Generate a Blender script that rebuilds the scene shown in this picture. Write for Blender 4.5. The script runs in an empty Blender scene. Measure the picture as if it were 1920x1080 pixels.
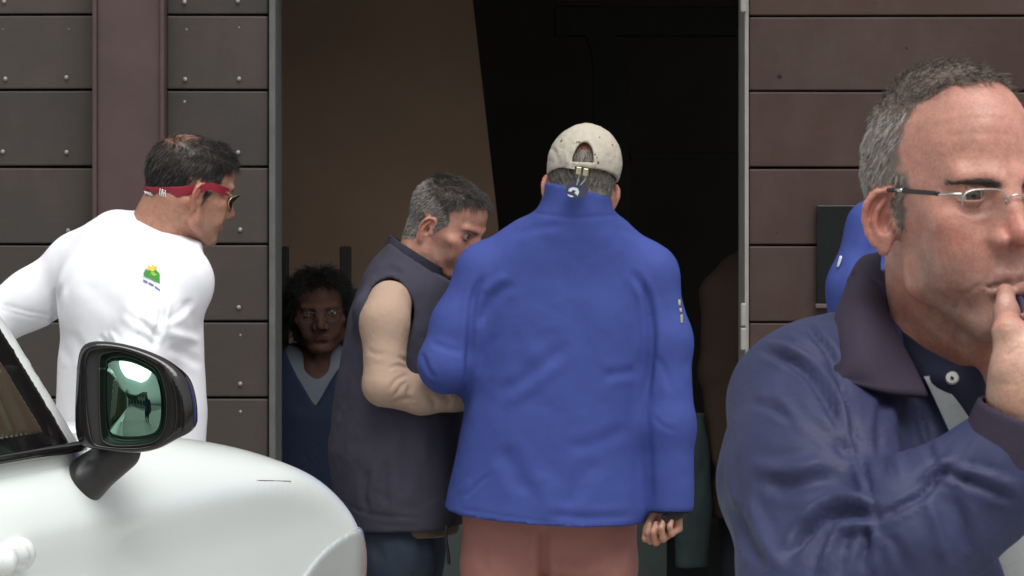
import bpy, bmesh, math, random
import numpy as np
from mathutils import Vector, Matrix
from mathutils.bvhtree import BVHTree

random.seed(7)
rng = np.random.default_rng(7)
scene = bpy.context.scene
COL = scene.collection

# ------------------------------------------------------------------ camera
# metres; X right, Y away from the camera, Z up.  FPX: focal length in 1920-px units, horizon at row HY
FPX, HX, HY, CZ = 5720.0, 960.0, 350.0, 1.6
cam_d = bpy.data.cameras.new('camera')
cam = bpy.data.objects.new('camera', cam_d)
COL.objects.link(cam)
cam.location = (0, 0, CZ)
cam.rotation_euler = (math.radians(90), 0, 0)
cam_d.sensor_width = 36.0
cam_d.lens = 36.0 * FPX / 1920.0
cam_d.shift_y = -(540.0 - HY) / 1920.0
cam_d.clip_start = 0.05
cam_d.clip_end = 500.0
cam_d.dof.use_dof = True
cam_d.dof.focus_distance = 4.3
cam_d.dof.aperture_fstop = 34.0
scene.camera = cam

# ------------------------------------------------------------------ overcast daylight
SUN_EL, SUN_AZ = 64.0, 20.0          # azimuth: degrees from "behind the camera", negative = camera left
world = bpy.data.worlds.new('World')
scene.world = world
world.use_nodes = True
nt = world.node_tree
bg = nt.nodes['Background']
sky = nt.nodes.new('ShaderNodeTexSky')
sky.sky_type = 'NISHITA'
sky.sun_disc = False
sky.sun_elevation = math.radians(SUN_EL)
sky.sun_rotation = math.radians(180.0 - SUN_AZ)
sky.air_density = 1.0
sky.dust_density = 4.0
sky.ozone_density = 1.0
hsv = nt.nodes.new('ShaderNodeHueSaturation')      # cloud cover: a greyer sky
hsv.inputs['Saturation'].default_value = 0.12
nt.links.new(sky.outputs['Color'], hsv.inputs['Color'])
nt.links.new(hsv.outputs['Color'], bg.inputs['Color'])
bg.inputs['Strength'].default_value = 0.10

sun_d = bpy.data.lights.new('sun', 'SUN')
sun_d.energy = 1.5
sun_d.angle = math.radians(50)
sun_d.color = (1.0, 0.97, 0.93)
sun = bpy.data.objects.new('sun', sun_d)
COL.objects.link(sun)
_a, _e = math.radians(SUN_AZ), math.radians(SUN_EL)
_dir = Vector((math.sin(_a) * math.cos(_e), -math.cos(_a) * math.cos(_e), math.sin(_e)))
sun.rotation_euler = _dir.to_track_quat('Z', 'Y').to_euler()
sun.location = _dir * 30

scene.view_settings.view_transform = 'Standard'
scene.view_settings.look = 'None'
scene.view_settings.exposure = 0.56
scene.view_settings.gamma = 1.0
scene.cycles.max_bounces = 8
scene.cycles.use_denoising = True

# ================================================================== helpers
def A(*v):
    return np.array(v, dtype=np.float64)

def PX(px, py, Y):
    """a point at depth Y that lies on the sight line through pixel (px, py) of the 1920x1080 frame"""
    return A((px - HX) / FPX * Y, Y, CZ - (py - HY) / FPX * Y)

def to_px(V):
    return V[:, 0] / V[:, 1] * FPX + HX, HY - (V[:, 2] - CZ) / V[:, 1] * FPX

def rotm(yaw=0, pitch=0, roll=0):
    """local (x right, y forward, z up) -> world.  yaw about z (deg, ccw), pitch about x (deg, + looks up), roll about y"""
    return np.array(Matrix.Rotation(math.radians(yaw), 3, 'Z') @ Matrix.Rotation(math.radians(pitch), 3, 'X')
                    @ Matrix.Rotation(math.radians(roll), 3, 'Y'))

# ------------------------------------------------------------------ signed distance shapes
def ell(c, r, R=None):
    c, r = np.asarray(c, float), np.asarray(r, float)
    def f(p):
        q = p - c
        if R is not None: q = q @ R
        a = q / r
        k0 = np.sqrt((a * a).sum(1)); b = a / r
        k1 = np.sqrt((b * b).sum(1)) + 1e-9
        return k0 * (k0 - 1) / k1
    return f, c, float(r.max())

def cone(a, b, ra, rb, flat=None):
    """rounded cone; flat=(axis, factor) squeezes it along an axis"""
    a, b = np.asarray(a, float), np.asarray(b, float)
    S = None
    if flat is not None:
        n = np.asarray(flat[0], float); n = n / np.linalg.norm(n)
        S = np.eye(3) + (1.0 / flat[1] - 1.0) * np.outer(n, n)
    ab = b - a
    a2 = a if S is None else a @ S
    ab2 = ab if S is None else ab @ S
    L = float(ab2 @ ab2) + 1e-12
    def f(p):
        q = (p if S is None else p @ S) - a2
        t = np.clip(q @ ab2 / L, 0, 1)
        w = q - t[:, None] * ab2
        return np.sqrt((w * w).sum(1)) - (ra + (rb - ra) * t)
    return f, (a + b) / 2, float(np.linalg.norm(ab) / 2 + max(ra, rb))

def chain(pts, rad, k=0.0, flat=None):
    pts = [np.asarray(q, float) for q in pts]
    fs = [cone(pts[i], pts[i + 1], rad[i], rad[i + 1], flat)[0] for i in range(len(pts) - 1)]
    c = np.mean(pts, axis=0)
    R = max(np.linalg.norm(q - c) + r for q, r in zip(pts, rad))
    def f(p):
        d = fs[0](p)
        for g in fs[1:]:
            d = smin(d, g(p), k) if k > 0 else np.minimum(d, g(p))
        return d
    return f, c, float(R)

def box(c, half, r=0.0, R=None):
    c, half = np.asarray(c, float), np.asarray(half, float)
    def f(p):
        q = p - c
        if R is not None: q = q @ R
        q = np.abs(q) - (half - r)
        return np.sqrt((np.maximum(q, 0) ** 2).sum(1)) + np.minimum(q.max(1), 0) - r
    return f, c, float(np.linalg.norm(half))

def loft(o, R, st):
    """a limb or trunk along local z: stations (z, cx, cy, rx, ry_front, ry_back[, power])"""
    o = np.asarray(o, float)
    st = sorted(st)
    Z = np.array([s[0] for s in st])
    cols = [np.array([s[i] for s in st]) for i in range(1, 6)]
    pw = np.array([s[6] if len(s) > 6 else 2.2 for s in st])
    zf = np.linspace(Z[0], Z[-1], 160)
    def smooth(v):
        w = np.interp(zf, Z, v)
        kk = np.hanning(17); kk /= kk.sum()
        return np.convolve(np.pad(w, 8, mode='edge'), kk, 'valid')
    cols = [smooth(v) for v in cols]; pw = smooth(pw)
    def f(p):
        q = p - o
        if R is not None: q = q @ R
        z = q[:, 2]
        cx, cy, rx, rf, rb = (np.interp(z, zf, v) for v in cols)
        e = np.interp(z, zf, pw)
        x = np.abs(q[:, 0] - cx); y = q[:, 1] - cy
        ry = np.where(y > 0, rf, rb); y = np.abs(y)
        k = ((x / rx) ** e + (y / ry) ** e) ** (1 / e)
        s = np.sqrt(x * x + y * y) + 1e-9
        d = s * (1 - 1 / np.maximum(k, 1e-4))
        d = np.where(k < 0.3, -np.minimum(rx, ry) * 0.7, d)
        dz = np.maximum(Z[0] - z, z - Z[-1])
        return np.where(dz > 0, np.sqrt(np.maximum(d, 0) ** 2 + dz ** 2), np.maximum(d, dz))
    cz = (Z[0] + Z[-1]) / 2
    cc = o + (R @ A(0, 0, cz) if R is not None else A(0, 0, cz))
    return f, cc, float(max(Z[-1] - Z[0], 2 * max(cols[2].max(), cols[3].max(), cols[4].max())) * 0.9 + 0.1)

def plane(n, c):
    n = np.asarray(n, float); n = n / np.linalg.norm(n); c = np.asarray(c, float)
    return (lambda p: (p - c) @ n), None, 0.0

def smin(a, b, k):
    h = np.clip(0.5 + 0.5 * (a - b) / k, 0, 1)
    return a + (b - a) * h - k * h * (1 - h)

class Field:
    """a list of shapes joined, carved or clipped one after another; R, o: local frame; sym: mirrored in local x"""
    def __init__(s, o=(0, 0, 0), R=None, sym=False):
        s.o, s.R, s.ops, s.sym = np.asarray(o, float), R, [], sym
    def add(s, prim, k=0.0, sym=False): s.ops.append(('u', prim, k, sym)); return s
    def cut(s, prim, k=0.0, sym=False): s.ops.append(('s', prim, k, sym)); return s
    def clip(s, prim, k=0.0, sym=False): s.ops.append(('i', prim, k, sym)); return s
    warp = None                                  # (width factor, real z knots, generic z knots)
    def local(s, p):
        q = p - s.o
        q = q if s.R is None else q @ s.R
        if s.warp is not None:
            q = q.copy(); q[:, 0] /= s.wide(q[:, 2]); q[:, 2] = np.interp(q[:, 2], s.warp[1], s.warp[2])
        return q
    def wide(s, z):
        w = s.warp[0]
        return w if np.ndim(w) == 0 else np.interp(z, w[0], w[1])
    def world(s, q):
        q = np.atleast_2d(np.asarray(q, float))
        if s.warp is not None:
            q = q.copy(); q[:, 2] = np.interp(q[:, 2], s.warp[2], s.warp[1]); q[:, 0] *= s.wide(q[:, 2])
        return (q if s.R is None else q @ s.R.T) + s.o
    def dirw(s, v):
        v = np.asarray(v, float)
        return v if s.R is None else s.R @ v
    def __call__(s, p):
        p = s.local(p)
        d = np.full(len(p), 0.3)
        ps = None
        for op, (f, c, r), k, sym in s.ops:
            if sym:
                if ps is None:
                    ps = p.copy(); ps[:, 0] = np.abs(ps[:, 0])
                q = ps
            else:
                q = p
            if c is not None and op != 'i':
                m = ((q - c) ** 2).sum(1) < (r + k + 0.02) ** 2
                if not m.any(): continue
                v = f(q[m]); w = d[m]
            else:
                m = slice(None); v = f(q); w = d
            if op == 'u':
                w = smin(w, v, k) if k > 0 else np.minimum(w, v)
            elif op == 's':
                w = -smin(-w, v, k) if k > 0 else np.maximum(w, -v)
            else:
                w = -smin(-w, -v, k) if k > 0 else np.maximum(w, v)
            d[m] = w
        return d

def mesh_sdf(f, lo, hi, h, smooth=2):
    """surface nets over a sparse block grid -> vertices, quads"""
    B = 8
    lo = np.asarray(lo, float); hi = np.asarray(hi, float)
    nb = np.ceil((hi - lo) / (h * B)).astype(int) + 1
    bi = np.stack(np.meshgrid(*[np.arange(k) for k in nb], indexing='ij'), -1).reshape(-1, 3)
    cen = lo + (bi * B + (B - 1) / 2) * h
    dc = f(cen)
    act = np.abs(dc) < h * B * 1.08 + 0.005
    off = np.stack(np.meshgrid(*[np.arange(B)] * 3, indexing='ij'), -1).reshape(-1, 3) * h
    D = np.repeat(np.sign(dc).astype(np.float32)[:, None], B ** 3, axis=1)
    ai = np.nonzero(act)[0]
    for i in range(0, len(ai), 400):
        s = ai[i:i + 400]
        pts = (lo + bi[s][:, None, :] * B * h + off[None]).reshape(-1, 3)
        D[s] = f(pts).reshape(len(s), -1)
    n = nb * B
    D = D.reshape(*nb, B, B, B).transpose(0, 3, 1, 4, 2, 5).reshape(*n)
    S = D < 0
    c = np.zeros(tuple(n - 1), np.int8)
    for a in (0, 1):
        for b in (0, 1):
            for e in (0, 1):
                c += S[a:n[0] - 1 + a, b:n[1] - 1 + b, e:n[2] - 1 + e]
    cells = np.argwhere((c > 0) & (c < 8))
    idx = np.full(tuple(n - 1), -1, np.int32)
    idx[tuple(cells.T)] = np.arange(len(cells))
    acc = np.zeros((len(cells), 3)); cnt = np.zeros(len(cells))
    cor = [(a, b, e) for a in (0, 1) for b in (0, 1) for e in (0, 1)]
    val = {q: D[cells[:, 0] + q[0], cells[:, 1] + q[1], cells[:, 2] + q[2]].astype(float) for q in cor}
    for q in cor:
        for ax in range(3):
            if q[ax]: continue
            q2 = list(q); q2[ax] = 1; q2 = tuple(q2)
            v0, v1 = val[q], val[q2]
            m = (v0 < 0) != (v1 < 0)
            t = np.where(m, v0 / np.where(m, v0 - v1, 1), 0)
            pt = np.tile(np.array(q, float), (len(cells), 1)); pt[:, ax] += t
            acc += pt * m[:, None]; cnt += m
    V = lo + (cells + acc / cnt[:, None]) * h
    quads = []
    for ax in range(3):
        u, w = (ax + 1) % 3, (ax + 2) % 3
        s0 = [slice(1, -1)] * 3; s1 = [slice(1, -1)] * 3
        s0[ax] = slice(0, -1); s1[ax] = slice(1, None)
        a, b = S[tuple(s0)], S[tuple(s1)]
        e = np.argwhere(a != b)
        if not len(e): continue
        flip = a[tuple(e.T)]
        e = e + 1; e[:, ax] -= 1
        def cell(du, dw):
            g = e.copy(); g[:, u] += du; g[:, w] += dw
            return idx[tuple(g.T)]
        qd = np.stack([cell(-1, -1), cell(0, -1), cell(0, 0), cell(-1, 0)], 1)
        qd[~flip] = qd[~flip][:, ::-1]
        quads.append(qd)
    Q = np.concatenate(quads)
    Q = Q[(Q >= 0).all(1)]
    V = relax(V, Q, smooth)
    return V, Q

def relax(V, Q, it, lam=0.5, mu=-0.52):
    E = np.concatenate([Q[:, [0, 1]], Q[:, [1, 2]], Q[:, [2, 3]], Q[:, [3, 0]]])
    n = len(V)
    cnt = np.bincount(E[:, 0], minlength=n) + np.bincount(E[:, 1], minlength=n)
    cnt = np.maximum(cnt, 1)
    for i in range(it):
        for l in (lam, mu):
            s = np.stack([np.bincount(E[:, 0], V[E[:, 1], k], n) + np.bincount(E[:, 1], V[E[:, 0], k], n) for k in range(3)], 1)
            V = V + l * (s / cnt[:, None] - V)
    return V

def normals(V, Q):
    N = np.zeros_like(V)
    fn = np.cross(V[Q[:, 2]] - V[Q[:, 0]], V[Q[:, 3]] - V[Q[:, 1]])
    for k in range(4):
        for a in range(3):
            N[:, a] += np.bincount(Q[:, k], fn[:, a], len(V))
    return N / (np.linalg.norm(N, axis=1)[:, None] + 1e-12)

def poly_dist(x, y, pl):
    """distance of 2-D points to a polyline and the fraction of its length at the nearest point"""
    pl = np.asarray(pl, float)
    seg = np.linalg.norm(np.diff(pl, axis=0), axis=1); cum = np.concatenate([[0], np.cumsum(seg)])
    best = np.full(len(x), 1e9); tt = np.zeros(len(x)); side = np.zeros(len(x))
    for i in range(len(seg)):
        a, b = pl[i], pl[i + 1]; ab = b - a
        t = np.clip(((x - a[0]) * ab[0] + (y - a[1]) * ab[1]) / (seg[i] ** 2 + 1e-9), 0, 1)
        dx = x - a[0] - t * ab[0]; dy = y - a[1] - t * ab[1]
        d = np.sqrt(dx * dx + dy * dy)
        m = d < best
        best[m] = d[m]; tt[m] = (cum[i] + t[m] * seg[i]) / cum[-1]
        side[m] = np.sign(ab[0] * dy - ab[1] * dx)[m]
    return best, tt, side

def folds(V, Q, strokes, N=None):
    """push cloth in and out along strokes given as frame pixels on the side that faces the camera.
       stroke: (polyline, half width in px, depth in mm [, 'step'])"""
    N = normals(V, Q) if N is None else N
    x, y = to_px(V)
    view = -V + A(0, 0, CZ); view /= np.linalg.norm(view, axis=1)[:, None]
    face = np.clip(((N * view).sum(1) - 0.02) / 0.25, 0, 1)
    disp = np.zeros(len(V))
    for s in strokes:
        pl, w, amp = s[:3]
        pl = curve2(pl)
        m = (x > pl[:, 0].min() - 4 * w) & (x < pl[:, 0].max() + 4 * w) & (y > pl[:, 1].min() - 4 * w) & (y < pl[:, 1].max() + 4 * w)
        if not m.any(): continue
        d, t, side = poly_dist(x[m], y[m], pl)
        end = np.clip(np.sin(np.pi * np.clip(t, 0.0, 1.0)) * 1.8, 0, 1)
        if len(s) > 3 and s[3] == 'seam':
            g = np.exp(-(d / w) ** 2)
        elif len(s) > 3 and s[3] == 'step':
            g = end * np.where(side > 0, np.exp(-(d / (3 * w)) ** 2), -np.exp(-(d / w) ** 2) * 0.6)
        else:
            g = end * (np.exp(-(d / w) ** 2) - 0.35 * np.exp(-((d - 2.0 * w) / w) ** 2))
        disp[m] += amp * 0.001 * g
    return V + N * (disp * face)[:, None]

def curve2(pl, n=8):
    """Catmull-Rom through a polyline (any dimension)"""
    p = np.asarray(pl, float)
    if len(p) < 3: return p
    q = np.concatenate([[2 * p[0] - p[1]], p, [2 * p[-1] - p[-2]]])
    out = []
    for i in range(1, len(q) - 2):
        for t in np.linspace(0, 1, n, endpoint=False):
            a, b, c, d = q[i - 1], q[i], q[i + 1], q[i + 2]
            out.append(0.5 * (2 * b + (c - a) * t + (2 * a - 5 * b + 4 * c - d) * t * t + (-a + 3 * b - 3 * c + d) * t ** 3))
    out.append(p[-1])
    return np.array(out)

# ------------------------------------------------------------------ noise for vertex work
def vnoise(P, scale, seed=0):
    """smooth value noise in [-1,1]"""
    p = P * scale + seed * 17.31
    i = np.floor(p).astype(np.int64); f = p - i
    f = f * f * (3 - 2 * f)
    r = np.zeros(len(P))
    for a in (0, 1):
        for b in (0, 1):
            for c in (0, 1):
                h = (i[:, 0] + a) * 374761393 + (i[:, 1] + b) * 668265263 + (i[:, 2] + c) * 2147483647 + seed * 974711
                h = (h ^ (h >> 13)) * 1274126177
                h = ((h ^ (h >> 16)) & 0xffff) / 32767.5 - 1
                w = (f[:, 0] if a else 1 - f[:, 0]) * (f[:, 1] if b else 1 - f[:, 1]) * (f[:, 2] if c else 1 - f[:, 2])
                r += h * w
    return r

# ------------------------------------------------------------------ objects
def link(name, me, mat=None, parent=None, smooth=True):
    ob = bpy.data.objects.new(name, me)
    COL.objects.link(ob)
    if mat is not None and not me.materials:
        me.materials.append(mat)
    if smooth and hasattr(me, 'polygons'):
        me.polygons.foreach_set('use_smooth', [True] * len(me.polygons))
    if parent is not None:
        ob.parent = parent
        ob.matrix_parent_inverse = Matrix.Translation(parent.location).inverted()
    return ob

def raw_mesh(name, V, F):
    me = bpy.data.meshes.new(name)
    V = np.asarray(V, np.float32)
    F = np.asarray(F)
    me.vertices.add(len(V)); me.vertices.foreach_set('co', V.ravel())
    k = F.shape[1]
    me.loops.add(F.size); me.loops.foreach_set('vertex_index', F.ravel().astype(np.int32))
    me.polygons.add(len(F))
    me.polygons.foreach_set('loop_start', np.arange(0, F.size, k, dtype=np.int32))
    me.update(calc_edges=True)
    me.validate()
    return me

def obj_np(name, V, F, mat, parent=None, col=None, smooth=True):
    me = raw_mesh(name, V, F)
    if col is not None:
        c = np.ones((len(V), 4), np.float32); c[:, :3] = col
        at = me.color_attributes.new('tint', 'FLOAT_COLOR', 'POINT')
        at.data.foreach_set('color', c.ravel())
    return link(name, me, mat, parent, smooth)

def obj_bm(name, bm, mat, parent=None, smooth=False):
    me = bpy.data.meshes.new(name)
    bm.normal_update()
    bm.to_mesh(me); bm.free()
    return link(name, me, mat, parent, smooth)

def bm_box(bm, x0, x1, y0, y1, z0, z1, bev=0.0, seg=2):
    r = bmesh.ops.create_cube(bm, size=1.0)
    vs = r['verts']
    for v in vs:
        v.co = Vector(((x0 + x1) / 2 + v.co.x * (x1 - x0), (y0 + y1) / 2 + v.co.y * (y1 - y0), (z0 + z1) / 2 + v.co.z * (z1 - z0)))
    if bev > 0:
        es = list({e for v in vs for e in v.link_edges})
        bmesh.ops.bevel(bm, geom=es, offset=bev, segments=seg, profile=0.5, affect='EDGES')

def box_obj(name, b, mat, parent=None, bev=0.0, seg=2):
    bm = bmesh.new(); bm_box(bm, *b, bev=bev, seg=seg)
    return obj_bm(name, bm, mat, parent, smooth=False)

def tube_np(pts, rad, n=10, cap=True):
    """swept tube -> vertices, quads"""
    pts = np.asarray(pts, float); m = len(pts)
    rad = np.broadcast_to(np.asarray(rad, float), (m,))
    T = np.gradient(pts, axis=0); T /= np.linalg.norm(T, axis=1)[:, None] + 1e-12
    ref = A(0, 0, 1) if abs(T[0][2]) < 0.9 else A(1, 0, 0)
    V = []; u = np.cross(T[0], ref); u /= np.linalg.norm(u)
    for i in range(m):
        u = u - T[i] * (u @ T[i]); u /= np.linalg.norm(u); w = np.cross(T[i], u)
        for k in range(n):
            a = 2 * math.pi * k / n
            V.append(pts[i] + rad[i] * (math.cos(a) * u + math.sin(a) * w))
    Fc = []
    for i in range(m - 1):
        for k in range(n):
            Fc.append((i * n + k, i * n + (k + 1) % n, (i + 1) * n + (k + 1) % n, (i + 1) * n + k))
    if cap:
        for i, o in ((0, 1), (m - 1, -1)):
            c = len(V); V.append(pts[i])
            for k in range(0, n, 2):
                q = (i * n + k, i * n + (k + 1) % n, i * n + (k + 2) % n, c)
                Fc.append(q[::-1] if o == 1 else q)
    return np.array(V), np.array(Fc)

def patch(name, rows, mat, parent, thick=0.003, nu=24, nv=24, bulge=None, smooth=True):
    """a sheet of cloth through a grid of 3-D control points, with thickness"""
    g = np.array(rows, float)
    a = np.array([curve2(r, 10) for r in g])
    ti = np.linspace(0, 1, a.shape[1]); to = np.linspace(0, 1, nu)
    a = np.array([[np.interp(to, ti, r[:, k]) for k in range(3)] for r in a]).transpose(0, 2, 1)
    b = np.array([curve2(a[:, j], 10) for j in range(nu)])
    ti = np.linspace(0, 1, b.shape[1]); to = np.linspace(0, 1, nv)
    b = np.array([[np.interp(to, ti, c[:, k]) for k in range(3)] for c in b]).transpose(0, 2, 1)   # nu, nv, 3
    du = np.gradient(b, axis=0); dv = np.gradient(b, axis=1)
    n = np.cross(du, dv); n /= np.linalg.norm(n, axis=2)[..., None] + 1e-12
    if bulge is not None:
        U, W = np.meshgrid(np.linspace(0, 1, nu), np.linspace(0, 1, nv), indexing='ij')
        b = b + n * bulge(U, W)[..., None]
    top = (b + n * thick / 2).reshape(-1, 3); bot = (b - n * thick / 2).reshape(-1, 3)
    V = np.concatenate([top, bot]); k = nu * nv
    Fc = []
    for i in range(nu - 1):
        for j in range(nv - 1):
            q = (i * nv + j, (i + 1) * nv + j, (i + 1) * nv + j + 1, i * nv + j + 1)
            Fc.append(q); Fc.append(tuple(x + k for x in q[::-1]))
    rim = [i * nv for i in range(nu)] + [(nu - 1) * nv + j for j in range(1, nv)] + [i * nv + nv - 1 for i in range(nu - 2, -1, -1)] + [j for j in range(nv - 2, 0, -1)]
    for i in range(len(rim)):
        p, q = rim[i], rim[(i + 1) % len(rim)]
        Fc.append((q, p, p + k, q + k))
    return obj_np(name, V, np.array(Fc), mat, parent, smooth=smooth)

def thing(name, label, cat, loc=(0, 0, 0), group=None):
    o = bpy.data.objects.new(name, None)
    COL.objects.link(o)
    o.location = loc; o.empty_display_size = 0.1
    o['label'] = label; o['category'] = cat
    if group: o['group'] = group
    return o

def tag(o, label, cat, group=None, kind=None):
    if label: o['label'] = label
    if cat: o['category'] = cat
    if group: o['group'] = group
    if kind: o['kind'] = kind
    return o

# ------------------------------------------------------------------ materials
def srgb(r, g, b):
    f = lambda c: (c / 255 / 12.92) if c / 255 <= 0.04045 else ((c / 255 + 0.055) / 1.055) ** 2.4
    return (f(r), f(g), f(b))

def new_mat(name):
    m = bpy.data.materials.new(name); m.use_nodes = True
    return m, m.node_tree, m.node_tree.nodes['Principled BSDF']

def node(nt, kind, **kw):
    n = nt.nodes.new(kind)
    for k, v in kw.items():
        if k in n.inputs: n.inputs[k].default_value = v
        else: setattr(n, k, v)
    return n

def mat_plain(name, col, rough=0.6, var=0.15, scale=8.0, bump=0.0, bscale=200.0, metal=0.0, spec=0.5, coat=0.0, sheen=0.0, tint=False, stretch=(1, 1, 1)):
    m, nt, b = new_mat(name)
    b.inputs['Roughness'].default_value = rough
    b.inputs['Metallic'].default_value = metal
    b.inputs['Specular IOR Level'].default_value = spec
    b.inputs['Coat Weight'].default_value = coat
    b.inputs['Coat Roughness'].default_value = 0.04
    b.inputs['Sheen Weight'].default_value = sheen
    b.inputs['Sheen Roughness'].default_value = 0.5
    tc = node(nt, 'ShaderNodeTexCoord')
    mp = node(nt, 'ShaderNodeMapping'); mp.inputs['Scale'].default_value = stretch
    nt.links.new(tc.outputs['Object'], mp.inputs['Vector'])
    nz = node(nt, 'ShaderNodeTexNoise', Scale=scale, Detail=5.0, Roughness=0.6)
    nt.links.new(mp.outputs['Vector'], nz.inputs['Vector'])
    rp = node(nt, 'ShaderNodeMapRange')
    rp.inputs['From Min'].default_value = 0.25; rp.inputs['From Max'].default_value = 0.75
    rp.inputs['To Min'].default_value = 1 - var; rp.inputs['To Max'].default_value = 1 + var
    nt.links.new(nz.outputs['Fac'], rp.inputs['Value'])
    vm = node(nt, 'ShaderNodeVectorMath', operation='SCALE')
    if tint:
        at = node(nt, 'ShaderNodeAttribute', attribute_name='tint')
        nt.links.new(at.outputs['Color'], vm.inputs[0])
    else:
        vm.inputs[0].default_value = col
    nt.links.new(rp.outputs['Result'], vm.inputs['Scale'])
    nt.links.new(vm.outputs['Vector'], b.inputs['Base Color'])
    if bump > 0:
        n2 = node(nt, 'ShaderNodeTexNoise', Scale=bscale, Detail=3.0)
        nt.links.new(mp.outputs['Vector'], n2.inputs['Vector'])
        bp = node(nt, 'ShaderNodeBump', Strength=bump, Distance=0.002)
        nt.links.new(n2.outputs['Fac'], bp.inputs['Height'])
        nt.links.new(bp.outputs['Normal'], b.inputs['Normal'])
    return m

def mat_cloth(name, col, rough=0.85, var=0.08, weave=900.0, wb=0.25, crumple=0.35, cscale=14.0, sheen=0.0, spec=0.2):
    """woven cloth: fine weave, soft crumples, worn tone"""
    m = mat_plain(name, col, rough=rough, var=var, scale=5.0, sheen=sheen, spec=spec)
    nt = m.node_tree; b = nt.nodes['Principled BSDF']
    tc = [n for n in nt.nodes if n.type == 'TEX_COORD'][0]
    w = node(nt, 'ShaderNodeTexNoise', Scale=weave, Detail=1.0)
    c = node(nt, 'ShaderNodeTexNoise', Scale=cscale, Detail=4.0, Roughness=0.55, Distortion=0.6)
    for n in (w, c): nt.links.new(tc.outputs['Object'], n.inputs['Vector'])
    b1 = node(nt, 'ShaderNodeBump', Strength=crumple, Distance=0.012)
    b2 = node(nt, 'ShaderNodeBump', Strength=wb, Distance=0.0012)
    nt.links.new(c.outputs['Fac'], b1.inputs['Height'])
    nt.links.new(w.outputs['Fac'], b2.inputs['Height'])
    nt.links.new(b1.outputs['Normal'], b2.inputs['Normal'])
    nt.links.new(b2.outputs['Normal'], b.inputs['Normal'])
    return m

def mat_skin(name):
    """skin: colour per vertex (tint) with mottling, pores and a little light carried under the surface"""
    m, nt, b = new_mat(name)
    at = node(nt, 'ShaderNodeAttribute', attribute_name='tint')
    tc = node(nt, 'ShaderNodeTexCoord')
    nz = node(nt, 'ShaderNodeTexNoise', Scale=90.0, Detail=5.0, Roughness=0.6)
    nt.links.new(tc.outputs['Object'], nz.inputs['Vector'])
    rp = node(nt, 'ShaderNodeMapRange')
    rp.inputs['From Min'].default_value = 0.3; rp.inputs['From Max'].default_value = 0.7
    rp.inputs['To Min'].default_value = 0.86; rp.inputs['To Max'].default_value = 1.12
    nt.links.new(nz.outputs['Fac'], rp.inputs['Value'])
    vm = node(nt, 'ShaderNodeVectorMath', operation='SCALE')
    nt.links.new(at.outputs['Color'], vm.inputs[0]); nt.links.new(rp.outputs['Result'], vm.inputs['Scale'])
    bl = node(nt, 'ShaderNodeTexNoise', Scale=34.0, Detail=4.0, Roughness=0.65)          # blotches of red
    nt.links.new(tc.outputs['Object'], bl.inputs['Vector'])
    br = node(nt, 'ShaderNodeMapRange'); br.inputs['From Min'].default_value = .48; br.inputs['From Max'].default_value = .72; br.inputs['To Max'].default_value = .55
    nt.links.new(bl.outputs['Fac'], br.inputs['Value'])
    mr = node(nt, 'ShaderNodeMix', data_type='RGBA', blend_type='MULTIPLY'); mr.inputs['B'].default_value = (1.0, .70, .66, 1)
    nt.links.new(br.outputs['Result'], mr.inputs['Factor']); nt.links.new(vm.outputs['Vector'], mr.inputs['A'])
    fi = node(nt, 'ShaderNodeTexNoise', Scale=420.0, Detail=2.0)                            # pores and fine spots
    nt.links.new(tc.outputs['Object'], fi.inputs['Vector'])
    fr = node(nt, 'ShaderNodeMapRange'); fr.inputs['From Min'].default_value = .3; fr.inputs['From Max'].default_value = .7; fr.inputs['To Min'].default_value = .88; fr.inputs['To Max'].default_value = 1.1
    nt.links.new(fi.outputs['Fac'], fr.inputs['Value'])
    v3 = node(nt, 'ShaderNodeVectorMath', operation='SCALE')
    nt.links.new(mr.outputs['Result'], v3.inputs[0]); nt.links.new(fr.outputs['Result'], v3.inputs['Scale'])
    nt.links.new(v3.outputs['Vector'], b.inputs['Base Color'])
    b.inputs['Roughness'].default_value = 0.43
    b.inputs['Specular IOR Level'].default_value = 0.42
    b.inputs['Subsurface Weight'].default_value = 0.12
    b.inputs['Subsurface Radius'].default_value = (1.0, 0.35, 0.18)
    b.inputs['Subsurface Scale'].default_value = 0.006
    po = node(nt, 'ShaderNodeTexNoise', Scale=700.0, Detail=2.0)
    ln = node(nt, 'ShaderNodeTexNoise', Scale=60.0, Detail=3.0)
    for n in (po, ln): nt.links.new(tc.outputs['Object'], n.inputs['Vector'])
    b1 = node(nt, 'ShaderNodeBump', Strength=0.25, Distance=0.004)
    b2 = node(nt, 'ShaderNodeBump', Strength=0.25, Distance=0.0008)
    nt.links.new(ln.outputs['Fac'], b1.inputs['Height']); nt.links.new(po.outputs['Fac'], b2.inputs['Height'])
    nt.links.new(b1.outputs['Normal'], b2.inputs['Normal']); nt.links.new(b2.outputs['Normal'], b.inputs['Normal'])
    return m

def mat_hair(name, dark, light, share, rough=0.35):
    """strands of two colours mixed at random: share = part of light strands"""
    m, nt, b = new_mat(name)
    hi = node(nt, 'ShaderNodeHairInfo')
    cr = node(nt, 'ShaderNodeValToRGB')
    cr.color_ramp.elements[0].position = max(0.02, 1 - share - 0.18); cr.color_ramp.elements[0].color = (*dark, 1)
    cr.color_ramp.elements[1].position = min(0.98, 1 - share + 0.18); cr.color_ramp.elements[1].color = (*light, 1)
    nt.links.new(hi.outputs['Random'], cr.inputs['Fac'])
    nt.links.new(cr.outputs['Color'], b.inputs['Base Color'])
    b.inputs['Roughness'].default_value = 0.45
    b.inputs['Specular IOR Level'].default_value = 0.35
    return m

SKIN = mat_skin('skin')

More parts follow.
